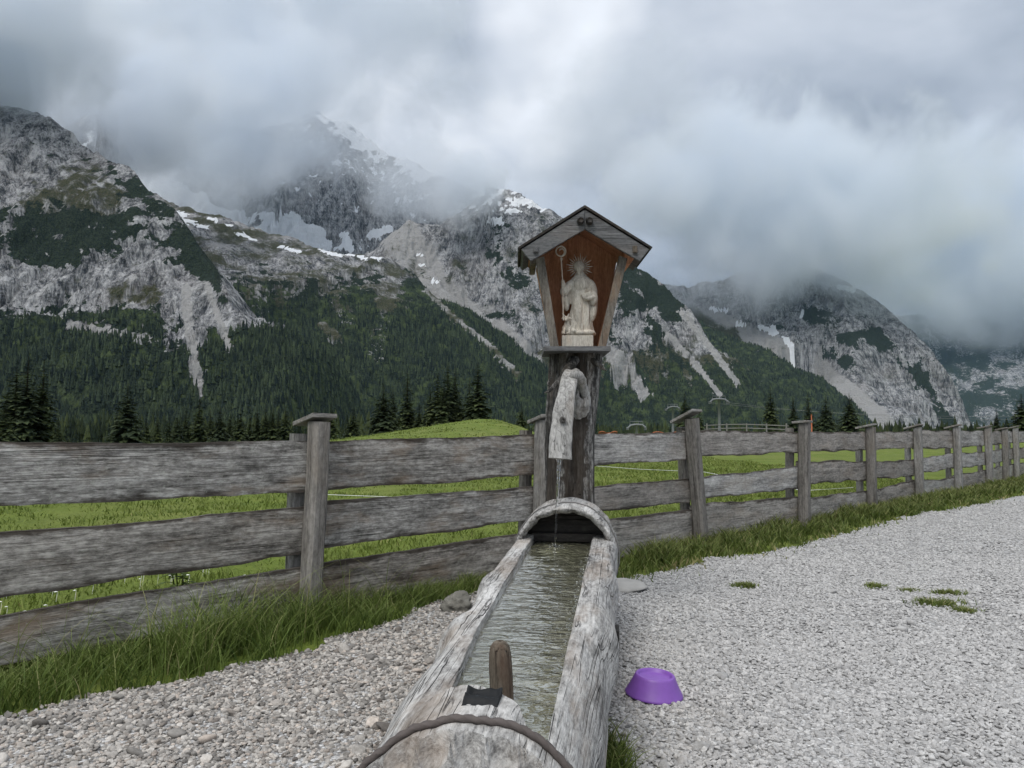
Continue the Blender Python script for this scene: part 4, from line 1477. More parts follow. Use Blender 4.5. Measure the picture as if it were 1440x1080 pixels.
def build_water():
    nt_, ns = 420, 90
    t = np.linspace(.27, 3.42, nt_)
    V = []
    loc = TM.inverted() @ STREAM
    l, r = sL(t) - .012, sR(t) + .012
    k = np.linspace(0, 1, ns)
    S = l[:, None] + (r - l)[:, None] * k[None, :]
    Tt = np.repeat(t[:, None], ns, 1)
    d = np.sqrt((S - loc.x) ** 2 + (Tt - loc.y) ** 2)
    dw = d + .03 * fbm(S * 5, Tt * 5, None, 2, 80)
    z = .0040 * np.sin(dw * 95) * np.exp(-d * 3.0) + .0008 * np.sin(dw * 58 + 4 * fbm(S * 8, Tt * 4, None, 2, 84)) * np.exp(-d * .5)
    z = z + .0019 * fbm(S * 6 + .3 * Tt, Tt * 10, None, 3, 81) * (.5 + np.exp(-d * .6)) + .0005 * fbm(S * 14 + 3, Tt * 26, None, 3, 82)
    z = z + .007 * np.exp(-(d / .045) ** 2) * fbm(S * 60, Tt * 60, None, 2, 83)
    me = mesh_np('water', np.stack([S, Tt, WATER_Z + z], -1).reshape(-1, 3), grid_faces(nt_, ns)[:, ::-1])
    o = link('water', me, water_material())
    o.matrix_world = TM
    tag(o, 'murky green rippled water filling the log trough', kind='structure')


build_water()

# ---- black folded pouch on the near block
def build_pouch():
    n, m = 28, 20
    x = np.linspace(-.5, .5, n)[:, None] + 0 * np.zeros((1, m))
    y = np.linspace(-.5, .5, m)[None, :] + 0 * x
    up = .010 + .0045 * np.cos(y * 9 + 1) + .0035 * pn(x * 4, y * 4, None, 90) + .006 * sstep(np.abs(x), .30, .5) * (y > 0)
    wy = .034 * (1 + .10 * np.sin(x * 6))
    top = np.stack([x * .080, y * wy * 2 + .008 * x, up], -1)
    bot = np.stack([x * .080, y * wy * 2 + .008 * x, 0 * x - .002], -1)
    V = np.vstack([top.reshape(-1, 3), bot.reshape(-1, 3)])
    g = grid_faces(n, m)
    idx = np.arange(n * m).reshape(n, m)
    loop = np.concatenate([idx[:, 0], idx[-1, 1:], idx[::-1, -1][1:], idx[0, ::-1][1:-1]])
    side = np.stack([loop, np.roll(loop, -1), np.roll(loop, -1) + n * m, loop + n * m], -1)
    me = mesh_np('pouch', V, [g, g[:, ::-1] + n * m, side[:, ::-1]])
    o = link('leather_pouch', me, M_CLOTH)
    o.location = (-.068, 1.785, .586)
    o.rotation_euler = (R(9), R(5), R(-8))
    tag(o, 'small folded black pouch lying on the near end of the trough', 'pouch')


build_pouch()

# ---- supports, stones, bowl
bm = box_bm(.69, .13, .19, (0, 0, .070), bevel=.012)
o = link('support_beam', bm_mesh('support_beam', bm), W_DARK)
o.location = (.222, 4.16, 0)
o.rotation_euler = (0, 0, TR_ANG)
tag(o, 'dark squared sleeper under the middle of the log trough', 'beam')


def stone_mesh(name, sx, sy, sz, seed, sub=3, amp=.25):
    bm = bmesh.new()
    bmesh.ops.create_icosphere(bm, subdivisions=sub, radius=1.0)
    for v in bm.verts:
        k = 1 + amp * mnoise.fractal(v.co * 1.3 + Vector((seed, seed * 2, 0)), 0.8, 2.0, 4)
        v.co = Vector((v.co.x * sx * k, v.co.y * sy * k, v.co.z * sz * k))
    return bm_mesh(name, bm, True)


o = link('boulder', stone_mesh('boulder', .105, .09, .085, 3, 4, .4), M_STONE)
o.location = (-.36, 5.22, .03)
tag(o, 'rounded grey stone in the grass beside the trough', 'stone')
o = link('flat_stone', stone_mesh('flat_stone', .20, .22, .035, 8, amp=.15), M_SLAB)
o.location = (.83, 5.95, .02)
tag(o, 'pale flat stone slab at the edge of the gravel', 'stone')


def build_bowl():
    """upturned purple pet bowl: wide foot below, hollow base on top."""
    prof = [(.128, .000), (.137, .002), (.1385, .006), (.134, .013), (.120, .036), (.107, .062), (.098, .082), (.094, .0905), (.090, .0945), (.085, .0950), (.0805, .0915), (.077, .083), (.072, .078), (.060, .0765), (.030, .076), (.0005, .076)]
    n = 64
    a = np.linspace(0, 2 * np.pi, n, endpoint=False)
    V = np.stack([np.stack([r * np.cos(a), r * np.sin(a), np.full(n, z)], -1) for r, z in prof]).reshape(-1, 3)
    me = mesh_np('bowl', V, grid_faces(len(prof), n, wrap_v=True)[:, ::-1])
    o = link('pet_bowl', me, M_PURPLE)
    o.scale = (.94, .94, .96)
    o.location = (.640, 3.545, .012)
    o.rotation_euler = (R(1.5), R(3.5), 0)
    tag(o, 'purple plastic pet bowl turned upside down on the gravel', 'bowl')


build_bowl()

# ================================================================== SHRINE
def build_shrine():
    SX, SY = .385, 5.13
    sh = thing('wayside_shrine', (SX, SY, 0), 'wooden wayside shrine with gabled roof on a gnarled trunk', 'shrine')

    def part(name, me, mat, parent=sh):
        o = link(name, me, mat)
        o.parent = parent
        if parent is sh:
            o.location = (-SX, -SY, 0)
        return o
    # gnarled trunk
    n, m = 120, 96
    z = np.linspace(-.15, 1.715, n)
    a = np.linspace(0, 2 * np.pi, m, endpoint=False)
    Z, A = np.meshgrid(z, a, indexing='ij')
    cx = np.interp(Z, [0, .7, 1.2, 1.72], [.378, .378, .388, .425])
    r = .158 + .006 * Z
    r = r * (1 + .10 * fbm(np.cos(A) * 1.2, np.sin(A) * 1.2, Z * 1.2, 3, 31) + .05 * fbm(np.cos(A) * 5, np.sin(A) * 5, Z * 1.1, 3, 32) + .02 * fbm(np.cos(A) * 13, np.sin(A) * 13, Z * 2.2, 2, 33))
    # split running down the front
    d = np.angle(np.exp(1j * (A - (-np.pi / 2 + .12 + .25 * np.sin(Z * 3)))))
    r = r - .035 * np.exp(-(d / .16) ** 2) * sstep(Z, .75, .95) * (1 - sstep(Z, 1.68, 1.75))
    V = np.stack([cx + r * np.cos(A), SY + r * np.sin(A), Z], -1).reshape(-1, 3)
    caps = np.array([list(range(m))[::-1], [(n - 1) * m + j for j in range(m)]])
    tme = mesh_np('trunk', V, [grid_faces(n, m, wrap_v=True)[:, ::-1], caps])
    vx, vz = V[:, 0], V[:, 2]
    fr = sstep(-(V[:, 1] - SY), -.02, .06)
    st = blob(vx, vz, [(.425, 1.74), (.40, 1.62), (.43, 1.50)], .060, 201, .5)
    st = np.maximum(st, blob(vx, vz, [(.435, 1.28), (.425, 1.10), (.43, .95), (.40, .80)], .055, 202, .6))
    st = np.maximum(st, blob(vx, vz, [(.245, 1.05), (.25, .85), (.245, .60)], .040, 203, .5))
    st = np.maximum(st, .8 * blob(vx, vz, [(.345, 1.02), (.35, .75)], .022, 204, .7))
    float_attr(tme, 'edge', st * fr * 1.15)
    part('trunk', tme, W_TRUNK)

    # carved spout: a tongue of wood bending forward and down
    path = np.array([(.400, 5.06, 1.56), (.385, 4.93, 1.565), (.362, 4.82, 1.525), (.335, 4.74, 1.43), (.312, 4.685, 1.31), (.297, 4.645, 1.18), (.288, 4.615, 1.03)])
    k = np.linspace(0, 1, 60)
    kk = np.linspace(0, 1, len(path))
    P = np.stack([np.interp(k, kk, path[:, i]) for i in range(3)], -1)
    for _ in range(6):
        P[1:-1] = (P[:-2] + 2 * P[1:-1] + P[2:]) / 4
    wd = np.interp(k, [0, .2, .45, .7, 1], [.050, .050, .054, .064, .072])
    T = np.gradient(P, axis=0)
    T /= np.linalg.norm(T, axis=1, keepdims=True)
    side = np.array([.985, .17, 0.0])
    U = side[None, :] - T * (T @ side)[:, None]
    U /= np.linalg.norm(U, axis=1, keepdims=True)
    N = np.cross(T, U)
    N *= np.sign((N @ np.array([0, -1, .3])))[:, None]
    mm = 28
    aa = np.linspace(0, 2 * np.pi, mm, endpoint=False)
    ca = np.sign(np.cos(aa)) * np.abs(np.cos(aa)) ** .38
    sa = np.sign(np.sin(aa)) * np.abs(np.sin(aa)) ** .75
    ring = []
    for j in range(mm):
        w_ = wd * (1 + .13 * pn(k * 5, k * 0 + np.sign(ca[j]) * 2, None, 35) + .05 * pn(k * 17, k * 0 + np.sign(ca[j]) * 4, None, 34))
        hh = np.interp(k, [0, .4, 1], [.042, .026, .017]) * (1 + .16 * pn(k * 7 + sa[j], k * 0 + ca[j] * 3, None, 36))
        ring.append(P + (ca[j] * w_)[:, None] * U + (sa[j] * hh)[:, None] * N)
    V = np.stack(ring, 1)
    caps = np.array([list(range(mm)), [(59) * mm + j for j in range(mm)][::-1]])
    me = mesh_np('spout', V.reshape(-1, 3), [grid_faces(60, mm, wrap_v=True), caps])
    me.set_sharp_from_angle(angle=R(50))
    sp = part('spout', me, W_SPOUT)
    bm = bmesh.new()
    bmesh.ops.create_icosphere(bm, subdivisions=3, radius=1.0)
    for v in bm.verts:
        q = math.hypot(v.co.x, v.co.z)
        v.co = Vector((v.co.x * .020, v.co.y * .012 * (0.25 if q < .45 and v.co.y < 0 else 1), v.co.z * .022))
    kn = link('knot', bm_mesh('knot', bm, True), W_TRUNK)
    kn.parent = sp
    kn.location = (.305, 4.632, 1.262)

    # burl with a hole: twisted branch collar right of the spout
    bm = bmesh.new()
    bmesh.ops.create_icosphere(bm, subdivisions=5, radius=1.0)
    for v in bm.verts:
        c = v.co.copy()
        q = math.hypot(c.x - .12, c.z - .38)
        sw = math.sin(9 * math.hypot(c.x * .9 - .1, c.z - .2) + 2.2 * math.atan2(c.z - .2, c.x - .1) + 2 * mnoise.noise(c * 2))
        k = 1 + .16 * mnoise.fractal(c * 1.6 + Vector((3, 1, 0)), .8, 2, 4)
        dent = (.85 * math.exp(-(q / .26) ** 2) if c.y < 0 else 0)
        v.co = Vector((c.x * .070 * k, c.y * (.085 * k) * (1 - dent) - (.006 * sw if c.y < 0 else 0), c.z * .112 * k))
        v.co += Vector((.440, 4.99, 1.385))
    bme = bm_mesh('burl', bm, True)
    float_attr(bme, 'edge', np.zeros(len(bme.vertices)))
    part('burl', bme, W_SPOUT)
    # neck of wood joining burl and spout over the top, and broken splinters
    def limb(name, pts, radii, mat, sq=1.0, seed=1):
        P_ = np.array(pts)
        q = np.linspace(0, 1, 26)
        P2 = np.stack([np.interp(q, np.linspace(0, 1, len(P_)), P_[:, i]) for i in range(3)], -1)
        for _ in range(3):
            P2[1:-1] = (P2[:-2] + 2 * P2[1:-1] + P2[2:]) / 4
        rr2 = np.interp(q, np.linspace(0, 1, len(radii)), radii) * (1 + .25 * pn(q * 7, q * 0 + seed, None, 39))
        v, f = tube_np(P2, rr2, 12, squash=sq)
        v = v + .004 * np.stack([pn(v[:, 0] * 60, v[:, 2] * 60, None, seed), pn(v[:, 2] * 55, v[:, 0] * 60, None, seed + 1), 0 * v[:, 0]], -1)
        return part(name, mesh_np(name, v, f), mat)
    limb('branch_stub', [(.350, 4.84, 1.50), (.385, 4.80, 1.545), (.425, 4.84, 1.545), (.455, 4.90, 1.50), (.47, 4.96, 1.43)], [.026, .029, .028, .027, .028], W_SPOUT, 1, 3)
    limb('splinter', [(.405, 4.98, 1.66), (.370, 4.93, 1.60), (.315, 4.90, 1.525), (.262, 4.88, 1.475), (.235, 4.87, 1.45), (.205, 4.86, 1.435)], [.040, .036, .024, .016, .012, .004], W_TRUNK, .8, 5)
    limb('splinter', [(.245, 4.89, 1.47), (.225, 4.88, 1.50), (.252, 4.87, 1.535)], [.010, .008, .003], W_TRUNK, .8, 6)
    limb('splinter', [(.52, 5.02, 1.66), (.565, 4.99, 1.625), (.592, 4.97, 1.60), (.612, 4.96, 1.585)], [.030, .022, .014, .004], W_TRUNK, .8, 7)

    # ---- the little house: front plane and depth
    YF, YB = 4.93, 5.24
    # shelf
    a, b = at(765, 488, YF - .05), at(857, 493, YF - .05)
    zt = 1.735
    bm = box_bm(.425, .40, .032, (.417, 5.075, zt - .016), bevel=.004)
    part('shelf', bm_mesh('shelf', bm), W_BARGE)
    # profile of the house, in metres (x, z)
    BL, BR = (.293, zt), (.562, zt)
    TL, TR_ = (.186, 2.300), (.708, 2.300)
    AP = (.462, 2.462)

    def slab(name, quad, y0, y1, mat, bev=.003):
        bm = bmesh.new()
        vs = [bm.verts.new((x, y0, z)) for x, z in quad] + [bm.verts.new((x, y1, z)) for x, z in quad]
        k = len(quad)
        bm.faces.new(vs[:k][::-1])
        bm.faces.new(vs[k:])
        for i in range(k):
            bm.faces.new((vs[i], vs[(i + 1) % k], vs[k + (i + 1) % k], vs[k + i]))
        bmesh.ops.recalc_face_normals(bm, faces=bm.faces[:])
        if bev:
            bmesh.ops.bevel(bm, geom=bm.edges[:], offset=bev, segments=1, affect='EDGES')
        return part(name, bm_mesh(name, bm), mat)
    th = .022
    # side boards (brown inside) and grey front stiles
    slab('side_board', [(BL[0] - th, zt + .001), BL if False else (BL[0], zt + .001), TL, (TL[0] - th, TL[1])], YF + .022, YB, W_BROWN)
    slab('side_board', [(BR[0], zt + .001), (BR[0] + th, zt + .001), (TR_[0] + th, TR_[1]), TR_], YF + .022, YB, W_BROWN)
    slab('stile', [(BL[0] - .046, zt + .001), (BL[0] + .008, zt + .001), (TL[0] + .022, TL[1] + .025), (TL[0] - .034, TL[1] + .01)], YF - .012, YF + .020, W_STILE)
    slab('stile', [(BR[0] - .008, zt + .001), (BR[0] + .042, zt + .001), (TR_[0] + .040, TR_[1] + .01), (TR_[0] - .014, TR_[1] + .03)], YF - .012, YF + .020, W_STILE)
    # back wall of four upright boards
    cuts = np.linspace(0, 1, 5)
    def topz(x):
        return 2.556 - abs(x - AP[0]) * .628
    for i in range(4):
        gl, gr = (-.016 if i == 0 else 0), (.016 if i == 3 else 0)
        xb0, xb1 = BL[0] + (BR[0] - BL[0]) * cuts[i] - .002, BL[0] + (BR[0] - BL[0]) * cuts[i + 1] + .002
        xt0, xt1 = TL[0] + (TR_[0] - TL[0]) * cuts[i] - .002, TL[0] + (TR_[0] - TL[0]) * cuts[i + 1] + .002
        slab('back_board', [(xb0 + gl, zt + .001), (xb1 + gr, zt + .001), (xt1 + gr, topz(xt1 + gr)), (xt0 + gl, topz(xt0 + gl))], YB - .02 + .005 * (i % 2), YB + .004 + .005 * (i % 2), W_BROWN)

    # roof: boards on both slopes, bargeboards and pegs in front
    def slope(sgn):
        p0 = np.array([AP[0], 2.625 if False else 2.600])
        ex = .868 if sgn > 0 else .058
        p1 = np.array([ex, 2.345])
        return p0, p1
    for sgn in (-1, 1):
        p0, p1 = slope(sgn)
        d = (p1 - p0) / np.linalg.norm(p1 - p0)
        nrm = np.array([-d[1], d[0]]) * (1 if sgn > 0 else -1)
        if nrm[1] < 0:
            nrm = -nrm
        L = np.linalg.norm(p1 - p0)
        for j in range(3):
            a0, a1 = p0 + d * (L * j / 3 + (.0 if j == 0 else .0012)), p0 + d * (L * (j + 1) / 3 - .0012)
            lift = .002 * ((j * 7) % 3)
            slab('roof_board', [tuple(a0 - nrm * .026), tuple(a1 - nrm * .026), tuple(a1 + nrm * lift), tuple(a0 + nrm * lift)], 4.835, 5.36 + .006 * j, W_BROWN if False else W_BARGE)
        # brown lining under the roof
        a0, a1 = p0 + d * .03, p0 + d * (L - .045)
        slab('roof_lining', [tuple(a0 - nrm * .045), tuple(a1 - nrm * .045), tuple(a1 - nrm * .027), tuple(a0 - nrm * .027)], 4.868, 5.345, W_BROWN)
        # cover strip and bargeboard
        slab('roof_edge', [(AP[0] + sgn * .0005, p0[1] + .008), tuple(p1 + d * .012 + nrm * .006), tuple(p1 + d * .012 + nrm * .020), (AP[0] + sgn * .0005, p0[1] + .026)], 4.800, 5.37, W_DARK, .001)
        q0, q1 = p0 - nrm * .0, p1 + d * .002
        o = slab('bargeboard', [(AP[0] + sgn * .001, q0[1] - .002), tuple(q1 - nrm * .001), tuple(q1 - nrm * .098 - d * .012), (AP[0] + sgn * .001, q0[1] - .128)], 4.808, 4.834, W_BARGE)
        for pos, kind in ((.066, 'k'), (L - .075, 'e')):
            c = p0 + d * pos - nrm * .052
            if kind == 'k':
                v, f = tube_np([(c[0], 4.83, c[1]), (c[0], 4.795, c[1]), (c[0], 4.772, c[1] + .002)], [.022, .024, .017], 12)
                pg = link('peg', mesh_np('peg', v, f), W_DARK)
            else:
                bmx = box_bm(.030, .03, .045, (c[0], 4.806, c[1]), bevel=.004)
                pg = link('peg', bm_mesh('peg', bmx), W_PEG if sgn > 0 else W_BARGE)
            pg.parent = o
    # purlin ends below the eaves
    slab('purlin', [(.735, 2.285), (.775, 2.285), (.775, 2.352), (.735, 2.372)], 4.99, 5.33, W_BROWN)
    slab('purlin', [(.120, 2.285), (.160, 2.285), (.160, 2.362), (.120, 2.342)], 4.99, 5.33, W_STILE)
    return sh


shrine = build_shrine()


# ---- carved saint
def evaluated_mesh(o, name):
    dg = bpy.context.evaluated_depsgraph_get()
    dg.update()
    me = bpy.data.meshes.new_from_object(o.evaluated_get(dg))
    me.name = name
    return me


def voxel(name, mesher, size, smooth=4):
    o = link('tmp', mesher.mesh('tmp'))
    md = o.modifiers.new('r', 'REMESH')
    md.mode = 'VOXEL'
    md.voxel_size = size
    md.use_smooth_shade = True
    ms = o.modifiers.new('s', 'SMOOTH')
    ms.factor = .5
    ms.iterations = smooth
    me = evaluated_mesh(o, name)
    old = o.data
    bpy.data.objects.remove(o)
    bpy.data.meshes.remove(old)
    return me


def ell(c, r, rot=None, n=14):
    bm = bmesh.new()
    bmesh.ops.create_uvsphere(bm, u_segments=n * 2, v_segments=n, radius=1.0)
    M = Matrix.Translation(c) @ (rot.to_matrix().to_4x4() if rot else Matrix.Identity(4)) @ Matrix.Diagonal((*r, 1))
    bm.transform(M)
    bmesh.ops.triangulate(bm, faces=bm.faces[:])
    V = np.array([v.co[:] for v in bm.verts])
    Fc = np.array([[v.index for v in f.verts] for f in bm.faces])
    bm.free()
    return V, Fc


def loft(sections, m=64):
    """sections: z, cx, cy, rx, ry, fold amplitude, folds, phase."""
    rows = []
    a = np.linspace(0, 2 * np.pi, m, endpoint=False)
    for z, cx, cy, rx, ry, am, k, ph in sections:
        q = 1 + am * (1 - 2 * np.abs(np.sin((k * a + ph) / 2)) ** .8) + am * .5 * np.cos((k * 2 + 1) * a - ph * 2)
        rows.append(np.stack([cx + rx * q * np.cos(a), cy + ry * q * np.sin(a), np.full(m, z)], -1))
    n = len(rows)
    V = np.vstack(rows + [np.array([[sections[0][1], sections[0][2], sections[0][0]]]), np.array([[sections[-1][1], sections[-1][2], sections[-1][0]]])])
    j = np.arange(m)
    f = [grid_faces(n, m, wrap_v=True)[:, ::-1], np.stack([np.full(m, n * m), j, (j + 1) % m], -1)[:, ::-1], np.stack([np.full(m, n * m + 1), (n - 1) * m + (j + 1) % m, (n - 1) * m + j], -1)[:, ::-1]]
    f = [np.vstack([np.stack([q[:, 0], q[:, 1], q[:, 2]], -1), np.stack([q[:, 0], q[:, 2], q[:, 3]], -1)]) if q.shape[1] == 4 else q for q in f]
    return V, f


def build_statue():
    from mathutils import Euler
    st = thing('saint_statue', (.440, 5.06, 1.735), 'carved pale wooden saint with rayed halo and crozier inside the shrine', 'statue')
    st.scale = (1.08, 1.0, 1.11)
    bm = box_bm(.190, .125, .076, (-.010, 0, .038), bevel=.004)
    link('plinth', bm_mesh('plinth', bm), W_STATUE, st)
    mz = Mesher()
    # robe from hem to shoulders, weight on one leg
    mz.add(*loft([(.080, .010, 0, .078, .050, .16, 8, 0), (.105, .012, 0, .074, .050, .19, 8, .2), (.140, .014, -.002, .070, .048, .21, 8, .6), (.190, .016, -.004, .066, .046, .20, 8, 1.1), (.240, .018, -.004, .063, .045, .16, 8, 1.5),
                  (.290, .020, -.002, .060, .044, .07, 7, 1.4), (.335, .020, 0, .058, .042, .05, 6, 1.5), (.375, .019, .002, .062, .042, .03, 6, 1.5), (.405, .017, .003, .064, .040, .03, 6, 1.5), (.428, .015, .003, .054, .034, .02, 6, 1), (.445, .012, .002, .030, .026, 0, 6, 0), (.465, .010, 0, .020, .020, 0, 6, 0)]))
    # cape over the shoulders, flaring on both sides
    mz.add(*loft([(.270, .030, .012, .080, .036, .20, 7, .4), (.310, .024, .012, .090, .040, .17, 7, .7), (.350, .020, .010, .091, .044, .12, 7, 1.0), (.385, .018, .006, .086, .045, .04, 6, 1), (.412, .016, .004, .070, .040, .02, 6, 1), (.432, .014, .003, .044, .032, 0, 6, 1)]))
    # chest with a collar and the legs pushing through the folds
    mz.add(*ell((.016, -.026, .385), (.044, .028, .045)))
    mz.add(*ell((-.012, -.030, .215), (.024, .026, .085), Euler((R(8), R(-6), 0))))
    mz.add(*ell((.045, -.022, .185), (.022, .024, .08), Euler((0, R(5), 0))))
    # viewer's left arm raised to hold the crozier
    mz.add(*ell((-.058, -.010, .372), (.030, .030, .048), Euler((0, R(38), 0))))
    mz.add(*ell((-.086, -.026, .345), (.028, .024, .034), Euler((R(20), R(15), 0))))
    mz.add(*ell((-.094, -.046, .372), (.015, .016, .026), Euler((R(20), 0, 0))))
    mz.add(*ell((-.098, -.052, .395), (.012, .013, .014)))
    mz.add(*ell((-.080, -.010, .285), (.024, .022, .060), Euler((0, R(-8), 0))))
    # other arm bent across the body with a book
    mz.add(*ell((.088, -.004, .360), (.026, .030, .060), Euler((0, R(-14), 0))))
    mz.add(*ell((.090, -.028, .300), (.028, .030, .045)))
    mz.add(*ell((.062, -.054, .300), (.038, .018, .017), Euler((0, R(-10), 0))))
    mz.add(*ell((.030, -.060, .302), (.014, .012, .012)))
    bmb = box_bm(.062, .028, .022, (.045, -.058, .318))
    bmesh.ops.rotate(bmb, verts=bmb.verts[:], cent=(.045, -.058, .318), matrix=Matrix.Rotation(R(-18), 3, 'Y'))
    bmesh.ops.triangulate(bmb, faces=bmb.faces[:])
    mz.add(np.array([v.co[:] for v in bmb.verts]), np.array([[v.index for v in f.verts] for f in bmb.faces]))
    bmb.free()
    mz.add(*ell((.092, -.010, .225), (.022, .024, .065), Euler((0, R(10), 0))))
    # clouds and shoes at the hem
    for c, r in (((-.050, -.018, .094), (.040, .034, .020)), ((.010, -.046, .092), (.034, .022, .016)), ((.060, -.030, .094), (.040, .030, .019)), ((.082, -.010, .090), (.026, .030, .014)), ((-.030, -.040, .104), (.024, .020, .012))):
        mz.add(*ell(c, r))
    # head bent a little to one side: skull, jaw, nose, brows, beard, hair
    hc = Vector((.006, -.006, .492))
    mz.add(*ell(hc, (.0250, .0275, .0315)))
    mz.add(*ell(hc + Vector((-.002, -.012, -.020)), (.0175, .0165, .0185)))
    mz.add(*ell(hc + Vector((-.003, -.029, -.003)), (.0045, .0065, .0095)))
    mz.add(*ell(hc + Vector((-.003, -.024, .007)), (.0150, .0050, .0035)))
    mz.add(*ell(hc + Vector((-.003, -.027, -.017)), (.0070, .0035, .0022)))
    mz.add(*ell(hc + Vector((-.003, -.018, -.034)), (.0110, .0100, .0120)))
    for sx in (-1, 1):
        mz.add(*ell(hc + Vector((sx * .0245, .002, -.002)), (.0045, .0065, .0095)))
        mz.add(*ell(hc + Vector((sx * .020, .008, .004)), (.012, .020, .026)))
    mz.add(*ell(hc + Vector((0, .006, .018)), (.026, .026, .020)))
    body = voxel('figure', mz, .0032, 1)
    link('figure', body, W_STATUE, st)
    # halo of pointed rays
    V, Fc = [], []
    hz = Mesher()
    cx, cz, cy = hc.x + .004, hc.z + .004, .014
    for i in range(26):
        a = i / 26 * 2 * math.pi + .05
        ln = (.084 if i % 2 == 0 else .068)
        dx, dz = math.cos(a), math.sin(a)
        hz.add(*(lambda q: (q[0], [q[1][0], q[1][1], q[1][2]]))(tube_np([(cx + dx * .026, cy, cz + dz * .026), (cx + dx * ln * .7, cy, cz + dz * ln * .7), (cx + dx * ln, cy - .002, cz + dz * ln)], [.0034, .0038, .0008], 6)))
    link('halo', hz.mesh('halo'), W_STATUE, st)
    # crozier: staff, knob and curled head
    cr = Mesher()
    x0, y0 = -.100, -.056
    v, f = tube_np([(x0 + .004, y0, .165), (x0, y0, .40), (x0 - .006, y0, .500), (x0 - .008, y0, .545)], [.0036, .0038, .0040, .0036], 10)
    cr.add(v, f)
    cr.add(*ell((x0 - .007, y0, .530), (.0085, .0085, .011), n=8))
    th = np.linspace(-np.pi / 2, np.pi * 2.9, 90)
    rad = np.interp(th, [th[0], np.pi * 1.5, th[-1]], [.030, .029, .008])
    pth = np.stack([x0 - .010 + rad * np.cos(th), np.full(90, y0), .578 + rad * np.sin(th)], -1)
    v, f = tube_np(pth, np.linspace(.0052, .0036, 90), 10)
    cr.add(v, f)
    link('crozier', cr.mesh('crozier'), W_STATUE, st)
    # small goat kneeling at the saint's foot: one body with folded legs, horns and ears
    g = Mesher()
    g.add(*ell((-.072, -.018, .118), (.030, .034, .034), Euler((R(-25), 0, 0))))
    g.add(*ell((-.074, -.036, .140), (.018, .018, .034), Euler((R(-12), R(4), 0))))
    g.add(*ell((-.076, -.048, .176), (.015, .022, .015), Euler((R(25), 0, R(-20)))))
    g.add(*ell((-.082, -.066, .168), (.0085, .012, .0085), Euler((R(25), 0, R(-20)))))
    for sx in (-1, 1):
        g.add(*ell((-.076 + sx * .020, -.044, .180), (.012, .005, .006), Euler((0, R(sx * 15), 0))))
        g.add(*tube_np([(-.076 + sx * .007, -.044, .186), (-.078 + sx * .014, -.038, .202), (-.082 + sx * .024, -.030, .212)], [.0050, .0040, .0018], 8))
        g.add(*tube_np([(-.074 + sx * .014, -.040, .122), (-.076 + sx * .016, -.056, .104), (-.077 + sx * .016, -.062, .084)], [.0095, .0075, .0070], 8))
        g.add(*tube_np([(-.070 + sx * .020, -.006, .112), (-.072 + sx * .026, -.028, .094), (-.073 + sx * .026, -.046, .085)], [.012, .009, .007], 8))
    gm = Mesher()
    for v in g.v:
        pass
    gf = []
    for q in g.f:
        gf.append(q if q.shape[1] == 3 else np.vstack([q[:, [0, 1, 2]], q[:, [0, 2, 3]]]))
    g.f = gf
    link('goat', voxel('goat', g, .0030, 2), W_STATUE, st)


build_statue()


# ---- falling water
def build_stream():
    m, nt, b = material('falling_water')
    b.inputs['Base Color'].default_value = (1, 1, 1, 1)
    b.inputs['Transmission Weight'].default_value = 1.0
    b.inputs['IOR'].default_value = 1.333
    b.inputs['Roughness'].default_value = 0.04
    k = np.linspace(0, 1, 160)
    z = 1.035 - (1.035 - .500) * k
    x = .283 + (STREAM.x - .283) * k + .004 * pn(z * 18, z * 0, None, 44) * k
    y = 4.615 + (STREAM.y - 4.615) * k ** .8
    r = .0090 * (1 - .45 * k) * (1 + (.25 + .75 * k) * pn(z * 60, z * 0 + 3, None, 45))
    r = np.clip(r, .0022, .02)
    v, f = tube_np(np.stack([x, y, z], -1), r, 12)
    mm = Mesher()
    mm.add(v, f)
    o = link('water_stream', mm.mesh('water_stream'), m)
    tag(o, 'thin clear stream of water falling from the spout into the trough', 'water stream')
    # splash: droplets and bubbles where it lands
    rs = np.random.RandomState(4)
    mm = Mesher()
    bv, bf = ell((0, 0, 0), (1, 1, 1), n=5)
    for i in range(150):
        a = rs.rand() * 6.28
        d = abs(rs.randn()) * .038
        s_ = .0016 + .0040 * rs.rand() ** 2
        zz = WATER_Z + max(.000, .028 * (1 - d / .07)) * rs.rand() ** 2
        mm.add(bv * s_ + np.array([STREAM.x + d * math.cos(a) * 1.2, STREAM.y + d * math.sin(a), zz]), bf)
    for i in range(90):
        q = TM @ Vector((sR(np.array([2.0]))[0] - .012 - .03 * rs.rand() ** 2, .9 + 2.4 * rs.rand(), 0))
        s_ = .0025 + .0045 * rs.rand()
        mm.add(bv * np.array([s_, s_, s_ * .6]) + np.array([q.x, q.y, WATER_Z]), bf)
    o = link('splash', mm.mesh('splash'), m)
    tag(o, 'droplets and bubbles splashing where the stream meets the trough water', 'water splash', kind='stuff')


build_stream()

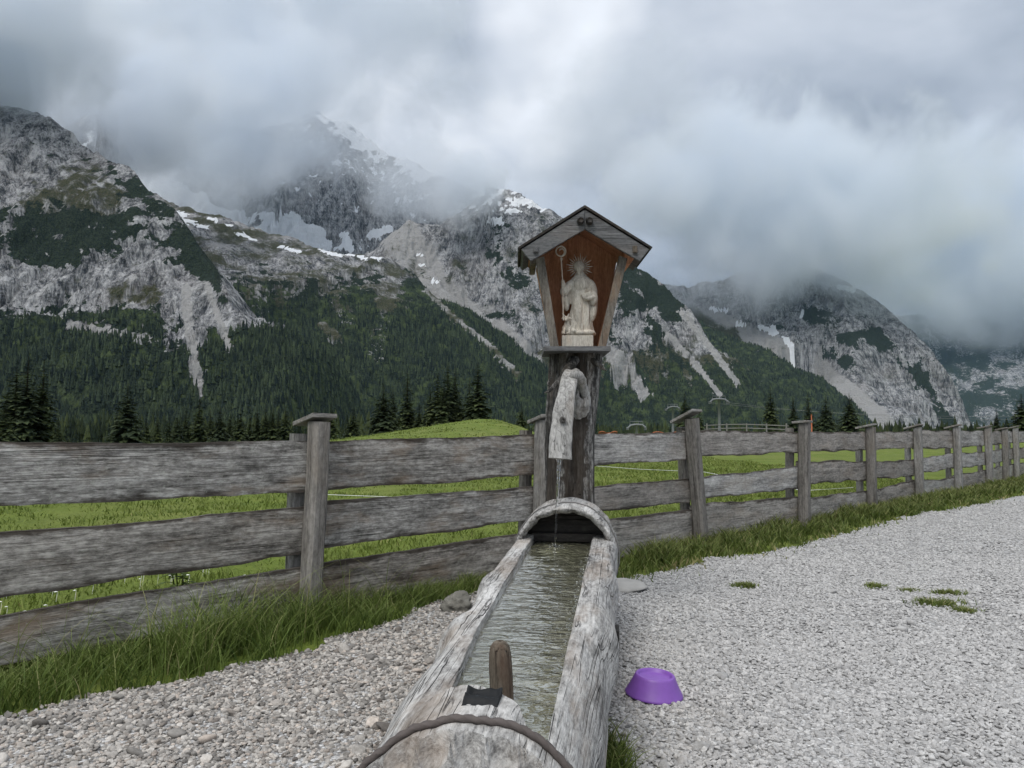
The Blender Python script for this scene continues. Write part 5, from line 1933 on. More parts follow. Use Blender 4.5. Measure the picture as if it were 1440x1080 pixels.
# ================================================================== GRAVEL, GRASS, TREES, LIFT
def build_pebbles():
    rs = np.random.RandomState(12)
    def zone(y0, y1, dens, r_lo, r_hi, spread=.72):
        n = int(dens * spread * 2 * (y1 * y1 - y0 * y0) / 2)
        y = np.sqrt(y0 * y0 + rs.rand(n) * (y1 * y1 - y0 * y0))
        x = (rs.rand(n) * 2 - 1) * (spread * y + .1)
        u, d = fence_along(x, y), fence_dist(x, y)
        lim = border(u) - .02 + .10 * np.abs(rs.randn(n)) * (rs.rand(n) < .5)
        k = (d > lim)
        x, y = x[k], y[k]
        q = rs.rand(len(x)) ** 2.2
        return x, y, r_lo + (r_hi - r_lo) * q
    zs = [zone(1.25, 2.6, 6400, .0055, .0135), zone(2.6, 4.6, 5200, .0060, .0135), zone(4.6, 7.5, 2700, .0065, .0130), zone(7.5, 13, 800, .008, .014)]
    big = zone(1.3, 6.0, 60, .013, .032)
    bk = (big[0] < .1) | (rs.rand(len(big[0])) < .12)
    zs.append(tuple(q[bk] for q in big))
    x, y, r = (np.concatenate(q) for q in zip(*zs))
    n = len(x)
    z = 0.006 * fbm(x / .35, y / .35, None, 3, 40) + 0.012 * fbm(x / 1.6, y / 1.6, None, 2, 41) + .004 + r * (rs.rand(n) * .75 - .15)
    me = bpy.data.meshes.new('gravel')
    me.vertices.add(n)
    me.vertices.foreach_set('co', np.stack([x, y, z], -1).astype(np.float32).ravel())
    sc = np.stack([r * (.85 + .5 * rs.rand(n)), r * (.75 + .4 * rs.rand(n)), r * (.5 + .35 * rs.rand(n))], -1)
    a = me.attributes.new('psize', 'FLOAT_VECTOR', 'POINT')
    a.data.foreach_set('vector', sc.astype(np.float32).ravel())
    rot = np.stack([rs.randn(n) * .35, rs.randn(n) * .35, rs.rand(n) * 6.283], -1)
    a = me.attributes.new('prot', 'FLOAT_VECTOR', 'POINT')
    a.data.foreach_set('vector', rot.astype(np.float32).ravel())
    # stone material
    m, nt, b = material('pebble')
    oi = nt.n.new('ShaderNodeObjectInfo')
    pn_ = nt.noise(oi.outputs['Location'], 0.55, 3.0, 0.5)
    sx = nt.n.new('ShaderNodeSeparateXYZ')
    nt.put(sx.inputs[0], oi.outputs['Location'])
    tone = nt.ramp(oi.outputs['Random'], [(0.0, (0.085, 0.080, 0.075)), (0.16, (0.19, 0.184, 0.175)), (0.45, (0.31, 0.302, 0.29)), (0.78, (0.43, 0.42, 0.405)), (1.0, (0.58, 0.57, 0.55))])
    w2 = nt.n.new('ShaderNodeTexWhiteNoise')
    w2.noise_dimensions = '1D'
    nt.put(w2.inputs['W'], nt.math('MULTIPLY', oi.outputs['Random'], 517.0))
    warm = nt.mix(nt.ss(w2.outputs[0], 0.6, 1.0, 0, .5), tone, nt.mix(1.0, tone, (1.0, 0.80, 0.66), 'MULTIPLY'))
    side = nt.math('MULTIPLY', nt.ss(nt.math('ADD', sx.outputs['X'], nt.math('MULTIPLY', nt.math('SUBTRACT', pn_, .5), 2.2)), -0.5, 1.1, 1.0, 0.0), 0.8)
    pale = nt.mix(0.5, tone, (0.52, 0.52, 0.52))
    c = nt.mix(side, pale, nt.mix(1.0, warm, (0.98, 0.94, 0.89), 'MULTIPLY'))
    co = nt.coord('Object')
    sp = nt.noise(co, 1.6, 4.0, 0.7)
    c = nt.mix(1.0, c, nt.ramp(sp, [(0.3, (0.72, 0.71, 0.70)), (0.7, (1.12, 1.12, 1.12))]), 'MULTIPLY')
    nt.put(b.inputs['Base Color'], c)
    b.inputs['Roughness'].default_value = 0.85
    b.inputs['Specular IOR Level'].default_value = 0.25
    # geometry nodes: a few stone shapes set on the points
    ng = bpy.data.node_groups.new('gravel_scatter', 'GeometryNodeTree')
    ng.interface.new_socket('Geometry', in_out='INPUT', socket_type='NodeSocketGeometry')
    ng.interface.new_socket('Geometry', in_out='OUTPUT', socket_type='NodeSocketGeometry')
    N, Lk = ng.nodes, ng.links
    gi, go = N.new('NodeGroupInput'), N.new('NodeGroupOutput')
    g2i = N.new('GeometryNodeGeometryToInstance')
    for s in range(5):
        ico = N.new('GeometryNodeMeshIcoSphere')
        ico.inputs['Radius'].default_value = 1.0
        ico.inputs['Subdivisions'].default_value = 2
        pos = N.new('GeometryNodeInputPosition')
        addv = N.new('ShaderNodeVectorMath')
        addv.operation = 'ADD'
        Lk.new(pos.outputs[0], addv.inputs[0])
        addv.inputs[1].default_value = (s * 7.1 + .3, s * 3.3, s * 1.7)
        nz = N.new('ShaderNodeTexNoise')
        nz.inputs['Scale'].default_value = .95
        nz.inputs['Detail'].default_value = 1.5
        Lk.new(addv.outputs[0], nz.inputs['Vector'])
        mr = N.new('ShaderNodeMapRange')
        Lk.new(nz.outputs['Fac'], mr.inputs[0])
        mr.inputs[1].default_value, mr.inputs[2].default_value = .25, .75
        mr.inputs[3].default_value, mr.inputs[4].default_value = .55, 1.40
        scl = N.new('ShaderNodeVectorMath')
        scl.operation = 'SCALE'
        Lk.new(pos.outputs[0], scl.inputs[0])
        Lk.new(mr.outputs[0], scl.inputs['Scale'])
        sp_ = N.new('GeometryNodeSetPosition')
        Lk.new(ico.outputs['Mesh'], sp_.inputs['Geometry'])
        Lk.new(scl.outputs[0], sp_.inputs['Position'])
        ssm = N.new('GeometryNodeSetShadeSmooth')
        ssm.inputs['Shade Smooth'].default_value = (s < 3)
        Lk.new(sp_.outputs[0], ssm.inputs[0])
        smt = N.new('GeometryNodeSetMaterial')
        smt.inputs['Material'].default_value = m
        Lk.new(ssm.outputs[0], smt.inputs[0])
        Lk.new(smt.outputs[0], g2i.inputs[0])
    iop = N.new('GeometryNodeInstanceOnPoints')
    Lk.new(gi.outputs[0], iop.inputs['Points'])
    Lk.new(g2i.outputs[0], iop.inputs['Instance'])
    iop.inputs['Pick Instance'].default_value = True
    rv = N.new('FunctionNodeRandomValue')
    rv.data_type = 'INT'
    for sck in rv.inputs:
        if sck.type == 'INT' and sck.name == 'Max':
            sck.default_value = 4
    Lk.new([o_ for o_ in rv.outputs if o_.type == 'INT'][0], iop.inputs['Instance Index'])
    for nm, sock in (('psize', 'Scale'), ('prot', 'Rotation')):
        at_ = N.new('GeometryNodeInputNamedAttribute')
        at_.data_type = 'FLOAT_VECTOR'
        at_.inputs['Name'].default_value = nm
        Lk.new(at_.outputs['Attribute'], iop.inputs[sock])
    Lk.new(iop.outputs[0], go.inputs[0])
    o = link('gravel', me, m)
    md = o.modifiers.new('scatter', 'NODES')
    md.node_group = ng
    tag(o, 'loose pale grey pebbles covering the yard', kind='stuff')
    print('pebbles', n)


build_pebbles()


def blades(name, label, x, y, h, wd, mat, seed, segs=3, droop=.5, lean=None, kind='stuff', z0=None, tint=None):
    """grass blades as tapering bent strips."""
    rs = np.random.RandomState(seed)
    n = len(x)
    z0 = ground_z(x, y) if z0 is None else z0
    ang = rs.rand(n) * 6.283
    face = rs.rand(n) * 6.283
    dr = droop * (.25 + rs.rand(n)) * h
    dx, dy = np.cos(ang) * dr, np.sin(ang) * dr
    if lean is not None:
        dx, dy = dx + lean[0] * h, dy + lean[1] * h
    sx, sy = np.cos(face) * wd, np.sin(face) * wd
    rows = []
    for k in range(segs + 1):
        t = k / segs
        bx, by, bz = x + dx * t ** 1.8, y + dy * t ** 1.8, z0 - .01 + h * (t - .22 * droop * t ** 3)
        if k < segs:
            w_ = (1 - t) ** .6 * .5
            rows += [np.stack([bx - sx * w_, by - sy * w_, bz], -1), np.stack([bx + sx * w_, by + sy * w_, bz], -1)]
        else:
            rows.append(np.stack([bx, by, bz], -1))
    V = np.stack(rows, 1)
    m = V.shape[1]
    base = (np.arange(n) * m)[:, None]
    q = [np.array([2 * k, 2 * k + 1, 2 * k + 3, 2 * k + 2]) for k in range(segs - 1)]
    F4 = np.vstack([base + qq[None, :] for qq in q]) if q else None
    F3 = base + np.array([2 * segs - 2, 2 * segs - 1, 2 * segs])[None, :]
    me = mesh_np(name, V.reshape(-1, 3), [F4, F3] if F4 is not None else F3)
    if tint is None:
        tint = np.clip(.42 + .22 * rs.randn(n) + .3 * fbm(x / .5, y / .5, None, 2, seed), 0, 1)
    float_attr(me, 'tint', np.repeat(tint, m))
    al = np.array([k // 2 / segs for k in range(2 * segs)] + [1.0])
    float_attr(me, 'along', np.tile(al, n))
    o = link(name, me, mat)
    if label:
        tag(o, label, kind=kind)
    return o


def fence_xy(u, d):
    return FP0[0] + u * FU[0] + d * FN[0], FP0[1] + u * FU[1] + d * FN[1]


def build_grass():
    rs = np.random.RandomState(22)
    # tall tuft grass left of the trough
    n = 21000
    u = -3.3 + 5.2 * rs.rand(n)
    k = rs.rand(n)
    d = -.10 + k * (border(u) + .13)
    x, y = fence_xy(u, d)
    cl = fbm(x / .30, y / .30, None, 3, 91)
    big = np.interp(u, [-3.3, -2.0, -1.3, -.7, -.2, .3, 1.0, 2.0], [.12, .15, .28, .36, .30, .22, .15, .10])
    big = big * (1 - .62 * (1 - sstep(d, .12, .42)) * (u < -.45))
    h = big * (.40 + .8 * rs.rand(n) ** .8) * (1 + .45 * cl) * (1 - .35 * sstep(k, .75, 1.0))
    keep = rs.rand(n) < np.clip(.62 + 1.1 * cl, .05, 1) * (1 - .6 * sstep(k, .8, 1))
    x, y, h = x[keep], y[keep], np.clip(h[keep], .04, .6)
    blades('tall_grass', 'tall green grass growing along the near end of the fence', x, y, h, .0045 + .004 * rs.rand(len(x)), M_GRASS, 23, 4, .75, (.10, -.12), z0=np.zeros(len(x)) - .01)
    # long single stalks
    n = 130
    u = -2.9 + 3.4 * rs.rand(n)
    d = .05 + rs.rand(n) * .5
    x, y = fence_xy(u, d)
    blades('grass_stalks', 'pale long grass stalks rising over the tall grass by the fence', x, y, .38 + .24 * rs.rand(n), np.full(n, .0055), M_GRASS, 24, 5, .95, (.1, -.1), z0=np.zeros(n), tint=.7 + .3 * rs.rand(n))
    # verge right of the trough
    n = 46000
    u = 1.9 + 24 * rs.rand(n) ** 1.55
    k = rs.rand(n)
    d = -.10 + k * (border(u) + .16 + .25 * (rs.rand(n) < .06))
    x, y = fence_xy(u, d)
    cl = fbm(x / .4, y / .4, None, 3, 95)
    h = (.13 + .10 * rs.rand(n)) * (1 + .5 * cl) * (1 - .62 * sstep(k, .45, 1.0))
    keep = rs.rand(n) < np.clip(.52 + 1.2 * cl, .04, 1) * (1 - .7 * sstep(k, .6, 1))
    tint = np.clip(.42 + .2 * rs.randn(n) + .45 * sstep(k, .55, 1.0) * (fbm(x / 1.1, y / 1.1, None, 2, 97) > -.1), 0, 1)
    x, y, h, tint = x[keep], y[keep], np.clip(h[keep], .025, .4), tint[keep]
    blades('verge_grass', 'short green and straw coloured grass verge along the far part of the fence', x, y, h, .006 + .0012 * np.sqrt(x * x + y * y), M_VERGE, 25, 3, .7, z0=np.zeros(len(x)) - .01, tint=tint)
    # meadow beyond the fence
    n = 150000
    dd = .05 + 26 * rs.rand(n) ** 1.9
    u = rs.rand(n) * (20 + 1.2 * dd) - 4.5 - .35 * dd
    x, y = fence_xy(u, -dd)
    kk = (np.abs(x) < .72 * y + .6)
    x, y, dd = x[kk], y[kk], dd[kk]
    cl = fbm(x / .55, y / .55, None, 3, 98)
    h = (.045 + .05 * rs.rand(len(x))) * (1 + .55 * cl) * (1 + .7 * sstep(cl, .35, .8))
    blades('meadow_grass', 'short bright green meadow grass beyond the fence', x, y, np.clip(h, .02, .3), .006 + .0011 * np.sqrt(x * x + y * y), M_FIELD, 26, 2, .8)
    # coarser tufts out on the mound and the middle field
    n = 16000
    y = 42 + 50 * rs.rand(n)
    x = -26 + 32 * rs.rand(n)
    cl = fbm(x / 2.5, y / 2.5, None, 3, 101)
    k2 = cl > -.15
    x, y, cl = x[k2], y[k2], cl[k2]
    blades('field_tufts', 'coarse grass tufts scattered over the far meadow and its mound', x, y, (.05 + .08 * rs.rand(len(x))) * (1 + .5 * cl), .03 + .0012 * y, M_FIELD, 27, 2, .8)
    # white meadow flowers
    n = 420
    u, dd = -3.2 + 3.4 * rs.rand(n), .9 + 2.6 * rs.rand(n)
    fx, fy = fence_xy(u, -dd)
    keep = fbm(fx / .5, fy / .5, None, 2, 99) > -.05
    fx, fy = fx[keep], fy[keep]
    fz = ground_z(fx, fy) + .07 + .04 * rs.rand(len(fx))
    mm = Mesher()
    a = np.linspace(0, 2 * np.pi, 10, endpoint=False)
    for i in range(len(fx)):
        r = .010 + .007 * rs.rand()
        rr_ = r * np.where(np.arange(10) % 2 == 0, 1, .6)
        v = np.vstack([np.stack([fx[i] + rr_ * np.cos(a), fy[i] + rr_ * np.sin(a), np.full(10, fz[i])], -1), [[fx[i], fy[i], fz[i] + .004]], [[fx[i], fy[i], fz[i] - .10]]])
        j = np.arange(10)
        mm.add(v, np.vstack([np.stack([j, (j + 1) % 10, np.full(10, 10)], -1), np.array([[0, 1, 11]])]))
    o = link('meadow_flowers', mm.mesh('meadow_flowers', False), M_PETAL)
    tag(o, 'small white flowers scattered in the meadow beyond the fence', kind='stuff')
    # tufts in the gravel
    for px, py, wx, wy, hh, lb in ((1308, 848, .20, .07, .05, 'largest low grass tuft growing in the gravel'), (1322, 833, .12, .05, .04, 'small grass tuft in the gravel behind the largest tuft'),
                                   (1345, 857, .09, .04, .035, 'tiny grass tuft in the gravel beside the largest tuft'), (1224, 824, .07, .06, .04, 'little upright grass tuft in the gravel'),
                                   (1270, 829, .08, .04, .03, 'flat dark green tuft in the gravel between two others'), (1043, 822, .09, .05, .035, 'lone dark grass tuft in the gravel near the verge'),
                                   (850, 1062, .10, .16, .09, 'weedy grass tuft at the foot of the log trough'), (1352, 706, .5, .2, .05, 'straw coloured grass patch where the verge meets the gravel')):
        Y = 1.2 * 1082 / (py - 605)
        X = (px - 720) / 1082 * Y
        n = 520
        x, y = X + wx * rs.randn(n) * .42, Y + wy * rs.randn(n) * .6
        e = thing('grass_tuft', (X, Y, 0), lb, 'grass tuft', 'grass tufts in the gravel')
        bl_ = blades('blades', None, x - X, y - Y, hh * 1.5 * (.4 + .8 * rs.rand(n)), np.full(n, .006 + .0008 * Y), M_VERGE, 30 + px, 3, .9, z0=np.zeros(n), tint=np.clip(.6 + .2 * rs.randn(n), 0, 1))
        bl_.parent = e
        tag(bl_, kind='stuff')


build_grass()


# ---- thistle behind the lowest board
def build_thistle():
    x0, y0 = -2.02, 4.72
    th = thing('thistle', (x0, y0, 0), 'dark green leafy thistle growing just behind the lowest board', 'plant')
    rs = np.random.RandomState(5)
    mm = Mesher()
    for s in range(4):
        a = rs.rand() * 6.28
        tip = np.array([.05 * math.cos(a), .05 * math.sin(a), .34 + .10 * rs.rand()])
        mm.add(*tube_np([(0, 0, 0), tip * .5 + np.array([.01, 0, 0]), tip], [.006, .005, .003], 6))
        for k in range(11):
            t = .25 + .75 * k / 10
            b = tip * t
            al = k * 2.4 + s
            ln = .12 * (1 - .45 * t) + .02
            d = np.array([math.cos(al), math.sin(al), .35])
            sd_ = np.array([-math.sin(al), math.cos(al), 0])
            n = 9
            tt = np.linspace(0, 1, n)
            wv = .020 * np.sin(np.pi * np.clip(tt, .05, 1)) * np.where(np.arange(n) % 2 == 0, .55, 1.25)
            P = b + d * ln * tt[:, None] - np.array([0, 0, 1]) * (.05 * tt ** 2)[:, None]
            V = np.stack([P - sd_ * wv[:, None], P + np.array([0, 0, -.004]), P + sd_ * wv[:, None]], 1).reshape(-1, 3)
            mm.add(V, grid_faces(n, 3))
    me = mm.mesh('leaves')
    float_attr(me, 'tint', np.full(len(me.vertices), .25))
    float_attr(me, 'along', np.zeros(len(me.vertices)))
    link('leaves', me, M_GRASS, th)


build_thistle()


# ---- spruces
def needle_material():
    m, nt, b = material('spruce_needles')
    oi = nt.n.new('ShaderNodeObjectInfo')
    t = nt.attr('tint')
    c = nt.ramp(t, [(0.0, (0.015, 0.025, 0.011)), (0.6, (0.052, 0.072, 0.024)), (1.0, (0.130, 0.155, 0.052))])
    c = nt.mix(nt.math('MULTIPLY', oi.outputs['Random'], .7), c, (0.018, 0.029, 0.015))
    nt.put(b.inputs['Base Color'], c)
    b.inputs['Roughness'].default_value = 0.8
    b.inputs['Specular IOR Level'].default_value = 0.2
    return m


M_NEEDLE = needle_material()
M_BARK = simple('spruce_bark', (0.07, 0.055, 0.045), 0.95, 0.1, 0.4, 6.0)


def spruce_meshes(seed, H=10.0, fat=1.0):
    rs = np.random.RandomState(seed)
    V, Fc, tint = [], [], []
    n = 0
    lv = 46
    rmax = H * .29 * fat
    for i in range(lv):
        f = (i + .5 * rs.rand()) / lv
        z = H * (.035 + .955 * f)
        rad = rmax * ((1 - f) ** .82) * (.72 + .4 * rs.rand()) + .04
        nb = int(7 + 8 * (1 - f))
        a0 = rs.rand() * 6.28
        for j in range(nb):
            a = a0 + j / nb * 6.283 + .35 * rs.randn()
            L = rad * (.65 + .5 * rs.rand())
            up = .10 + .5 * f
            d = np.array([math.cos(a), math.sin(a)])
            s = np.array([-d[1], d[0]])
            drop = -L * (.52 - .62 * f) * (.7 + .6 * rs.rand())
            for q in range(5):
                t0 = q / 5
                t1 = t0 + .30 + .14 * rs.rand()
                off = (rs.rand() - .5) * .55 * L * (t0 + .25)
                zz0 = z + drop * t0 ** 1.3 + .03 * L * rs.randn()
                zz1 = z + drop * min(t1, 1.1) ** 1.3 - .10 * L * rs.rand()
                w_ = (L * (.17 + .12 * rs.rand()) + .03) * (1.2 - .5 * t0)
                p0 = d * L * t0
                p1 = d * L * min(t1, 1.08) + s * off
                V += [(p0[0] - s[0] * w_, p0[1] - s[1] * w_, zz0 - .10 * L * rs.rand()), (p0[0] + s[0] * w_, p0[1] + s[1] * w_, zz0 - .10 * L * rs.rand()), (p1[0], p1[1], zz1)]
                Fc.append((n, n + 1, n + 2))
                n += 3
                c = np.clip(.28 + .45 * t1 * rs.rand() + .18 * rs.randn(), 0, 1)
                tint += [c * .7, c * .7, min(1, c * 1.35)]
    crown = mesh_np('crown', np.array(V), np.array(Fc), False)
    float_attr(crown, 'tint', np.array(tint))
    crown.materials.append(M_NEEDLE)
    v, f = tube_np([(0, 0, -.6), (0, 0, H * .3), (.02, 0, H * .7), (0, 0, H * .99)], [H * .018, H * .014, H * .007, H * .001], 8)
    trunk = mesh_np('trunk', v, f)
    trunk.materials.append(M_BARK)
    return crown, trunk


SPRUCES = [spruce_meshes(40 + i, 10.0, (1.0, .82, 1.12, .95, 1.2, .75)[i]) for i in range(6)]
random.seed(3)


def spruce(px, top, base, Y, label, group, var=None, fat=1.0):
    """spruce whose tip and foot stand at the given bearings at distance Y."""
    a, b = at(px, top, Y), at(px, base, Y)
    zg = float(ground_z(np.array([a.x]), np.array([Y]))[0])
    H = (a.z - zg) * 1.07
    var = random.randrange(6) if var is None else var
    k = H / 10.0
    e = thing('spruce_tree', (a.x, Y, zg), label, 'tree', group, rot=(0, 0, random.random() * 6.28))
    e.scale = (k * fat, k * fat, k)
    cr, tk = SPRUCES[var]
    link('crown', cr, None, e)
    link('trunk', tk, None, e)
    return e


G_L = 'spruces at the meadow edge below the scree chute'
for px, top, Y, fat in ((40, 508, 128, 1.15), (62, 512, 132, 1.0), (24, 520, 140, 1.1)):
    spruce(px, top, 620, Y, 'tall dark spruce in the dense clump before the scree chute mountain', G_L, fat=fat)
for px, top, Y in ((8, 572, 120), (82, 590, 118), (-12, 545, 135)):
    spruce(px, top, 620, Y, 'smaller spruce flanking the dense dark clump', G_L)
spruce(180, 541, 618, 118, 'lone dark spruce standing apart between the dense clump and the young spruce row', G_L, 2, .95)
spruce(164, 585, 618, 122, 'short light green spruce leaning on the lone dark spruce', G_L, 1)
spruce(281, 561, 618, 125, 'light green spruce standing directly below the pale scree chute', G_L, 3, .9)
G_R = 'row of young spruces beyond the fence'
for px, top, Y in ((206, 590, 150), (222, 582, 160), (238, 586, 150), (250, 588, 145), (262, 578, 150), (296, 580, 155), (310, 574, 150), (324, 582, 160), (338, 578, 148), (352, 582, 150), (392, 578, 152), (402, 573, 150)):
    spruce(px, top, 616, Y, 'young green spruce in the row beyond the fence bay with tall grass', G_R)
for px, top in ((362, 574), (374, 570), (384, 574)):
    spruce(px, top, 616, 135, 'dark pointed spruce in the tight trio ending the young spruce row', G_R, 1)
spruce(466, 572, 612, 130, 'slim light green spruce standing alone beside the dark pointed trio', 'spruces around the meadow mound', 3)
spruce(497, 574, 612, 138, 'pale green spruce between slim spruce and the mound clump', 'spruces around the meadow mound', 4)
G_M = 'spruces on the meadow mound'
for px, top, Y, v, ft in ((539, 543, 96, 2, 1.05), (553, 548, 104, 0, .8)):
    spruce(px, top, 608, Y, 'broad dark spruce at the lower foot of the meadow mound', G_M, v, ft)
spruce(573, 528, 606, 112, 'slender spruce between the broad pair and the tall clump on the mound', G_M, 5, 1.1)
for px, top, Y, v, ft in ((616, 528, 104, 0, .95), (630, 514, 110, 3, .8), (640, 518, 112, 1, .9), (605, 550, 108, 2, .9), (590, 570, 110, 0, 1.1), (624, 545, 100, 4, .9), (646, 560, 106, 2, 1.0)):
    spruce(px, top, 602, Y, 'tall dark spruce in the clump crowning the meadow mound', G_M, v, ft)
spruce(672, 512, 590, 100, 'tall spruce on the crest end of the mound clump', G_M, 0, .95)
spruce(660, 535, 592, 104, 'smaller spruce tucked beside the tall spruce on the mound crest', G_M, 1, .9)
spruce(733, 570, 590, 108, 'small lone spruce behind the bare side of the mound beside the shrine', G_M, 3)
G_P = 'spruces beside the ski lift'
spruce(963, 555, 612, 150, 'dark spruce standing between two ski lift pylons', G_P, 2, .95)
spruce(983, 578, 612, 160, 'short spruce close to the dark spruce among the pylons', G_P, 4)
G_Q = 'spruces beside the orange pole'
spruce(1083, 545, 610, 150, 'tall slim spruce ending the row nearest the rail fence', G_Q, 3, .9)
for px, top, Y in ((1115, 556, 155), (1136, 553, 150), (1161, 558, 148)):
    spruce(px, top, 610, Y, 'dark spruce in the middle of the row beside the orange pole', G_Q)
spruce(1194, 555, 610, 135, 'broad bushy spruce ending the row beyond the orange marker pole', G_Q, 4, 1.05)
spruce(1401, 575, 610, 145, 'small spruce beside the big bushy tree at the far fence end', 'trees at the far fence end', 1)
spruce(1436, 556, 610, 120, 'big dark bushy tree where the plank fence runs out of sight', 'trees at the far fence end', 4, 1.25)
spruce(1466, 552, 610, 122, 'dark tree half hidden by the big bushy tree', 'trees at the far fence end', 2, 1.2)


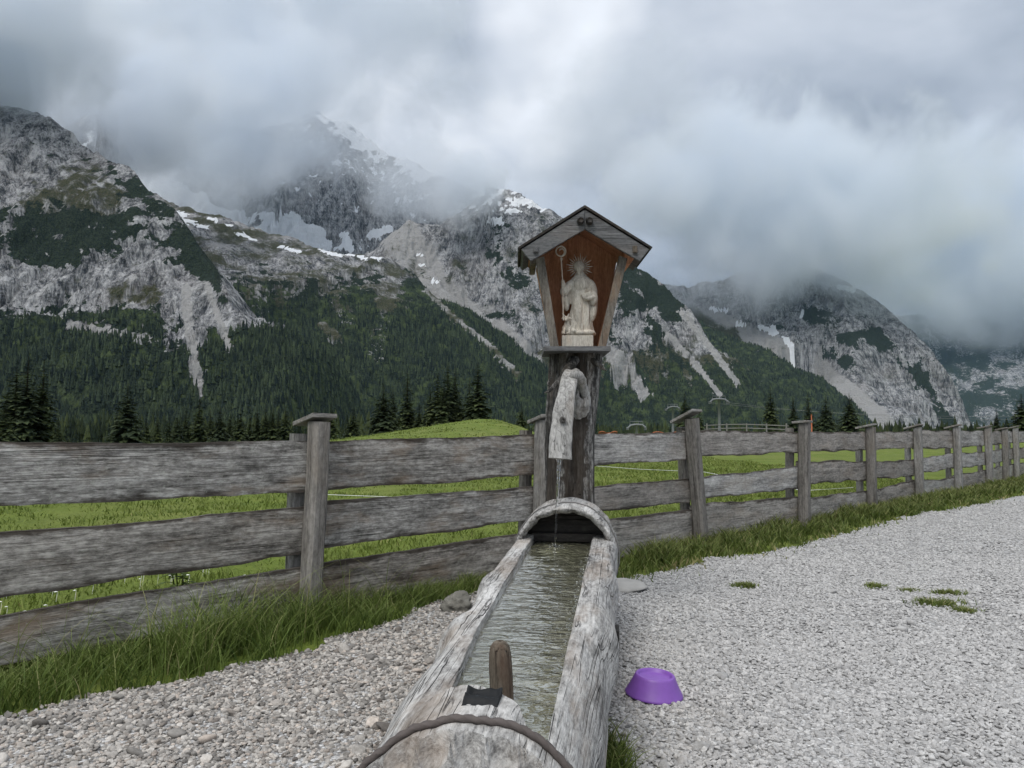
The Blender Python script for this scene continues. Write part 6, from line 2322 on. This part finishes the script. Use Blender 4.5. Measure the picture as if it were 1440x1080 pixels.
# ---- ski lift
def build_lift():
    def pylon(px, top, base, Y, wpx, label, tilt):
        a, b = at(px, top, Y), at(px, base, Y)
        zg = float(ground_z(np.array([a.x]), np.array([Y]))[0])
        H = a.z - zg
        e = thing('lift_pylon', (a.x, Y, zg), label, 'lift pylon', 'ski lift pylons')
        v, f = tube_np([(0, 0, -1), (0, 0, H * .5), (0, 0, H - .4)], [.75, .6, .5], 10)
        link('mast', mesh_np('mast', v, f), M_STEEL, e)
        W = wpx / 1082 * Y / 2
        ar = Mesher()
        pts = [(-W, 0, H - 1.6 - tilt), (-W * .6, 0, H - .5 - tilt * .5), (0, 0, H - .3), (W * .6, 0, H - .5 + tilt * .2), (W, 0, H - 1.4 + tilt * .2)]
        v, f = tube_np(pts, [.28, .38, .42, .38, .28], 8)
        ar.add(v, f)
        link('cross_arm', ar.mesh('cross_arm'), M_STEEL, e)
        rl = Mesher()
        v, f = tube_np([(-W * .7, 0, H + .9), (W * .7, 0, H + .9)], .14, 6)
        rl.add(v, f)
        for x in (-W * .7, -W * .25, W * .25, W * .7):
            v, f = tube_np([(x, 0, H - .6), (x, 0, H + .9)], .12, 6)
            rl.add(v, f)
        link('work_platform', rl.mesh('work_platform'), M_STEEL, e)
        for sx in (-1, 1):
            sh_ = Mesher()
            v, f = tube_np([(sx * W * .95, -2.6, H - 1.7), (sx * W * .95, 2.6, H - 1.5)], .18, 6)
            sh_.add(v, f)
            for q in np.linspace(-2.2, 2.2, 5):
                th = np.linspace(0, 2 * np.pi, 14)
                v, f = tube_np(np.stack([0 * th + sx * W * .95, q + .38 * np.cos(th), H - 2.0 + .38 * np.sin(th)], -1), .09, 5, False)
                sh_.add(v, f)
            link('sheave_train', sh_.mesh('sheave_train'), M_STEEL, e)
        return Vector((a.x, Y, zg + H - 1.9)), W
    A, wa = pylon(1011, 560, 604, 330, 26, 'tall grey ski lift pylon standing clear above the fence', .0)
    B, wb = pylon(946, 571, 604, 400, 20, 'middle grey ski lift pylon half behind a dark spruce', .6)
    C, wc = pylon(895, 596, 606, 300, 26, 'low grey ski lift pylon peeping over the fence beside the shrine', .2)

    def cable(p, q, sag, label):
        k = np.linspace(0, 1, 40)
        P = np.array(p)[None, :] * (1 - k)[:, None] + np.array(q)[None, :] * k[:, None]
        P[:, 2] -= sag * 4 * k * (1 - k)
        v, f = tube_np(P, .05, 6)
        o = link('lift_cable', mesh_np('lift_cable', v, f), M_CABLE)
        tag(o, label, 'cable', 'ski lift cables')
    far = at(1480, 590, 260)
    cable((A.x + wa, A.y, A.z), tuple(far), 2.0, 'lower thin lift cable running from the tall pylon past the spruces')
    cable((A.x - wa, A.y, A.z), (far.x - 3, far.y, far.z + 1.2), 2.0, 'upper thin lift cable running from the tall pylon past the spruces')
    # far rails, orange pole and orange net
    r = thing('rail_fence', tuple(at(1050, 606, 62)), 'far pale rail fence in the meadow behind the plank fence', 'fence')
    base = Vector(r.location)
    zg = float(ground_z(np.array([base.x]), np.array([62.0]))[0]) - base.z
    for k in range(5):
        bm = box_bm(.10, .10, 1.75, (-3.2 + k * 1.6, 0, zg + .8))
        link('post', bm_mesh('post', bm), M_RAIL, r)
    for k, zz in enumerate((.95, 1.25, 1.55)):
        v, f = tube_np([(-3.4, .06, zg + zz - .05), (-1.5, .06, zg + zz + .03), (0, .06, zg + zz + .05), (3.4, .06, zg + zz - .08)], .045, 6)
        link('rail', mesh_np('rail', v, f), M_RAIL, r)
    p = at(1141, 582, 60)
    zg = float(ground_z(np.array([p.x]), np.array([60.0]))[0])
    v, f = tube_np([(0, 0, 0), (0, 0, p.z - zg - .15), (0, 0, p.z - zg)], [.05, .05, .02], 8)
    o = link('marker_pole', mesh_np('marker_pole', v, f), M_ORANGE, loc=(p.x, 60, zg))
    tag(o, 'orange marker pole behind the plank fence in front of a spruce row', 'pole')
    for l, r_, y_, lb in ((842, 868, 608.0, 'orange net strip showing over the plank close to the shrine post'), (918, 958, 608.5, 'orange net strip showing over the plank beside a leaning post')):
        Y = 34.0
        a, b = at(l, y_, Y), at(r_, y_ - 2, Y)
        zg = float(ground_z(np.array([(a.x + b.x) / 2]), np.array([Y]))[0])
        n, m = 40, 9
        k = np.linspace(0, 1, n)
        X = a.x + (b.x - a.x) * k
        mm = Mesher()
        for q in np.linspace(0, 1, m):
            z = zg + (a.z - zg) * q + .04 * q * np.sin(k * 9)
            mm.add(*tube_np(np.stack([X, Y + .03 * np.sin(k * 20), z], -1), .02, 5))
        for q in range(0, n, 2):
            mm.add(*tube_np([(X[q], Y, zg), (X[q], Y, a.z)], .018, 5))
        o = link('safety_net', mm.mesh('safety_net'), M_ORANGE)
        tag(o, lb, 'safety net')
    # white cords in the meadow
    for pts, lb in (([(250, 700, 13.6), (330, 697, 14.2), (410, 700, 13.6), (560, 703, 13.2)], 'white cord stretched over the meadow beyond the tall grass'),
                    ([(282, 699, 13.9), (340, 695, 14.8), (400, 690, 15.9)], 'short white cord end branching off the meadow cord'),
                    ([(834, 655, 24.0), (900, 660, 21.8), (990, 668, 20.0), (1130, 690, 14.6), (1200, 689, 15.0)], 'white cord stretched over the meadow behind the shrine')):
        P = []
        for a, b, Y in pts:
            q = at(a, b, Y)
            q.z = max(q.z, float(ground_z(np.array([q.x]), np.array([Y]))[0]) + .10)
            P.append(tuple(q))
        v, f = tube_np(P, .0055, 6)
        o = link('meadow_cord', mesh_np('meadow_cord', v, f), M_WHITE)
        tag(o, lb, 'cord')


build_lift()

# ================================================================== haze over the whole valley
def build_haze():
    m = bpy.data.materials.new('haze_air')
    m.use_nodes = True
    nt = NT(m.node_tree)
    nt.n.remove(nt.n['Principled BSDF'])
    vol = nt.n.new('ShaderNodeVolumePrincipled')
    vol.inputs['Color'].default_value = (0.50, 0.74, 1.0, 1)
    vol.inputs['Density'].default_value = 0.000015
    vol.inputs['Anisotropy'].default_value = 0.0
    nt.put(nt.n['Material Output'].inputs['Volume'], vol.outputs[0])
    bm = box_bm(21000, 10400, 3100, (0, 4700, 1450 - 100))
    o = link('haze', bm_mesh('haze', bm), m)
    tag(o, 'thin blue haze filling the valley air', 'haze', kind='stuff')


build_haze()
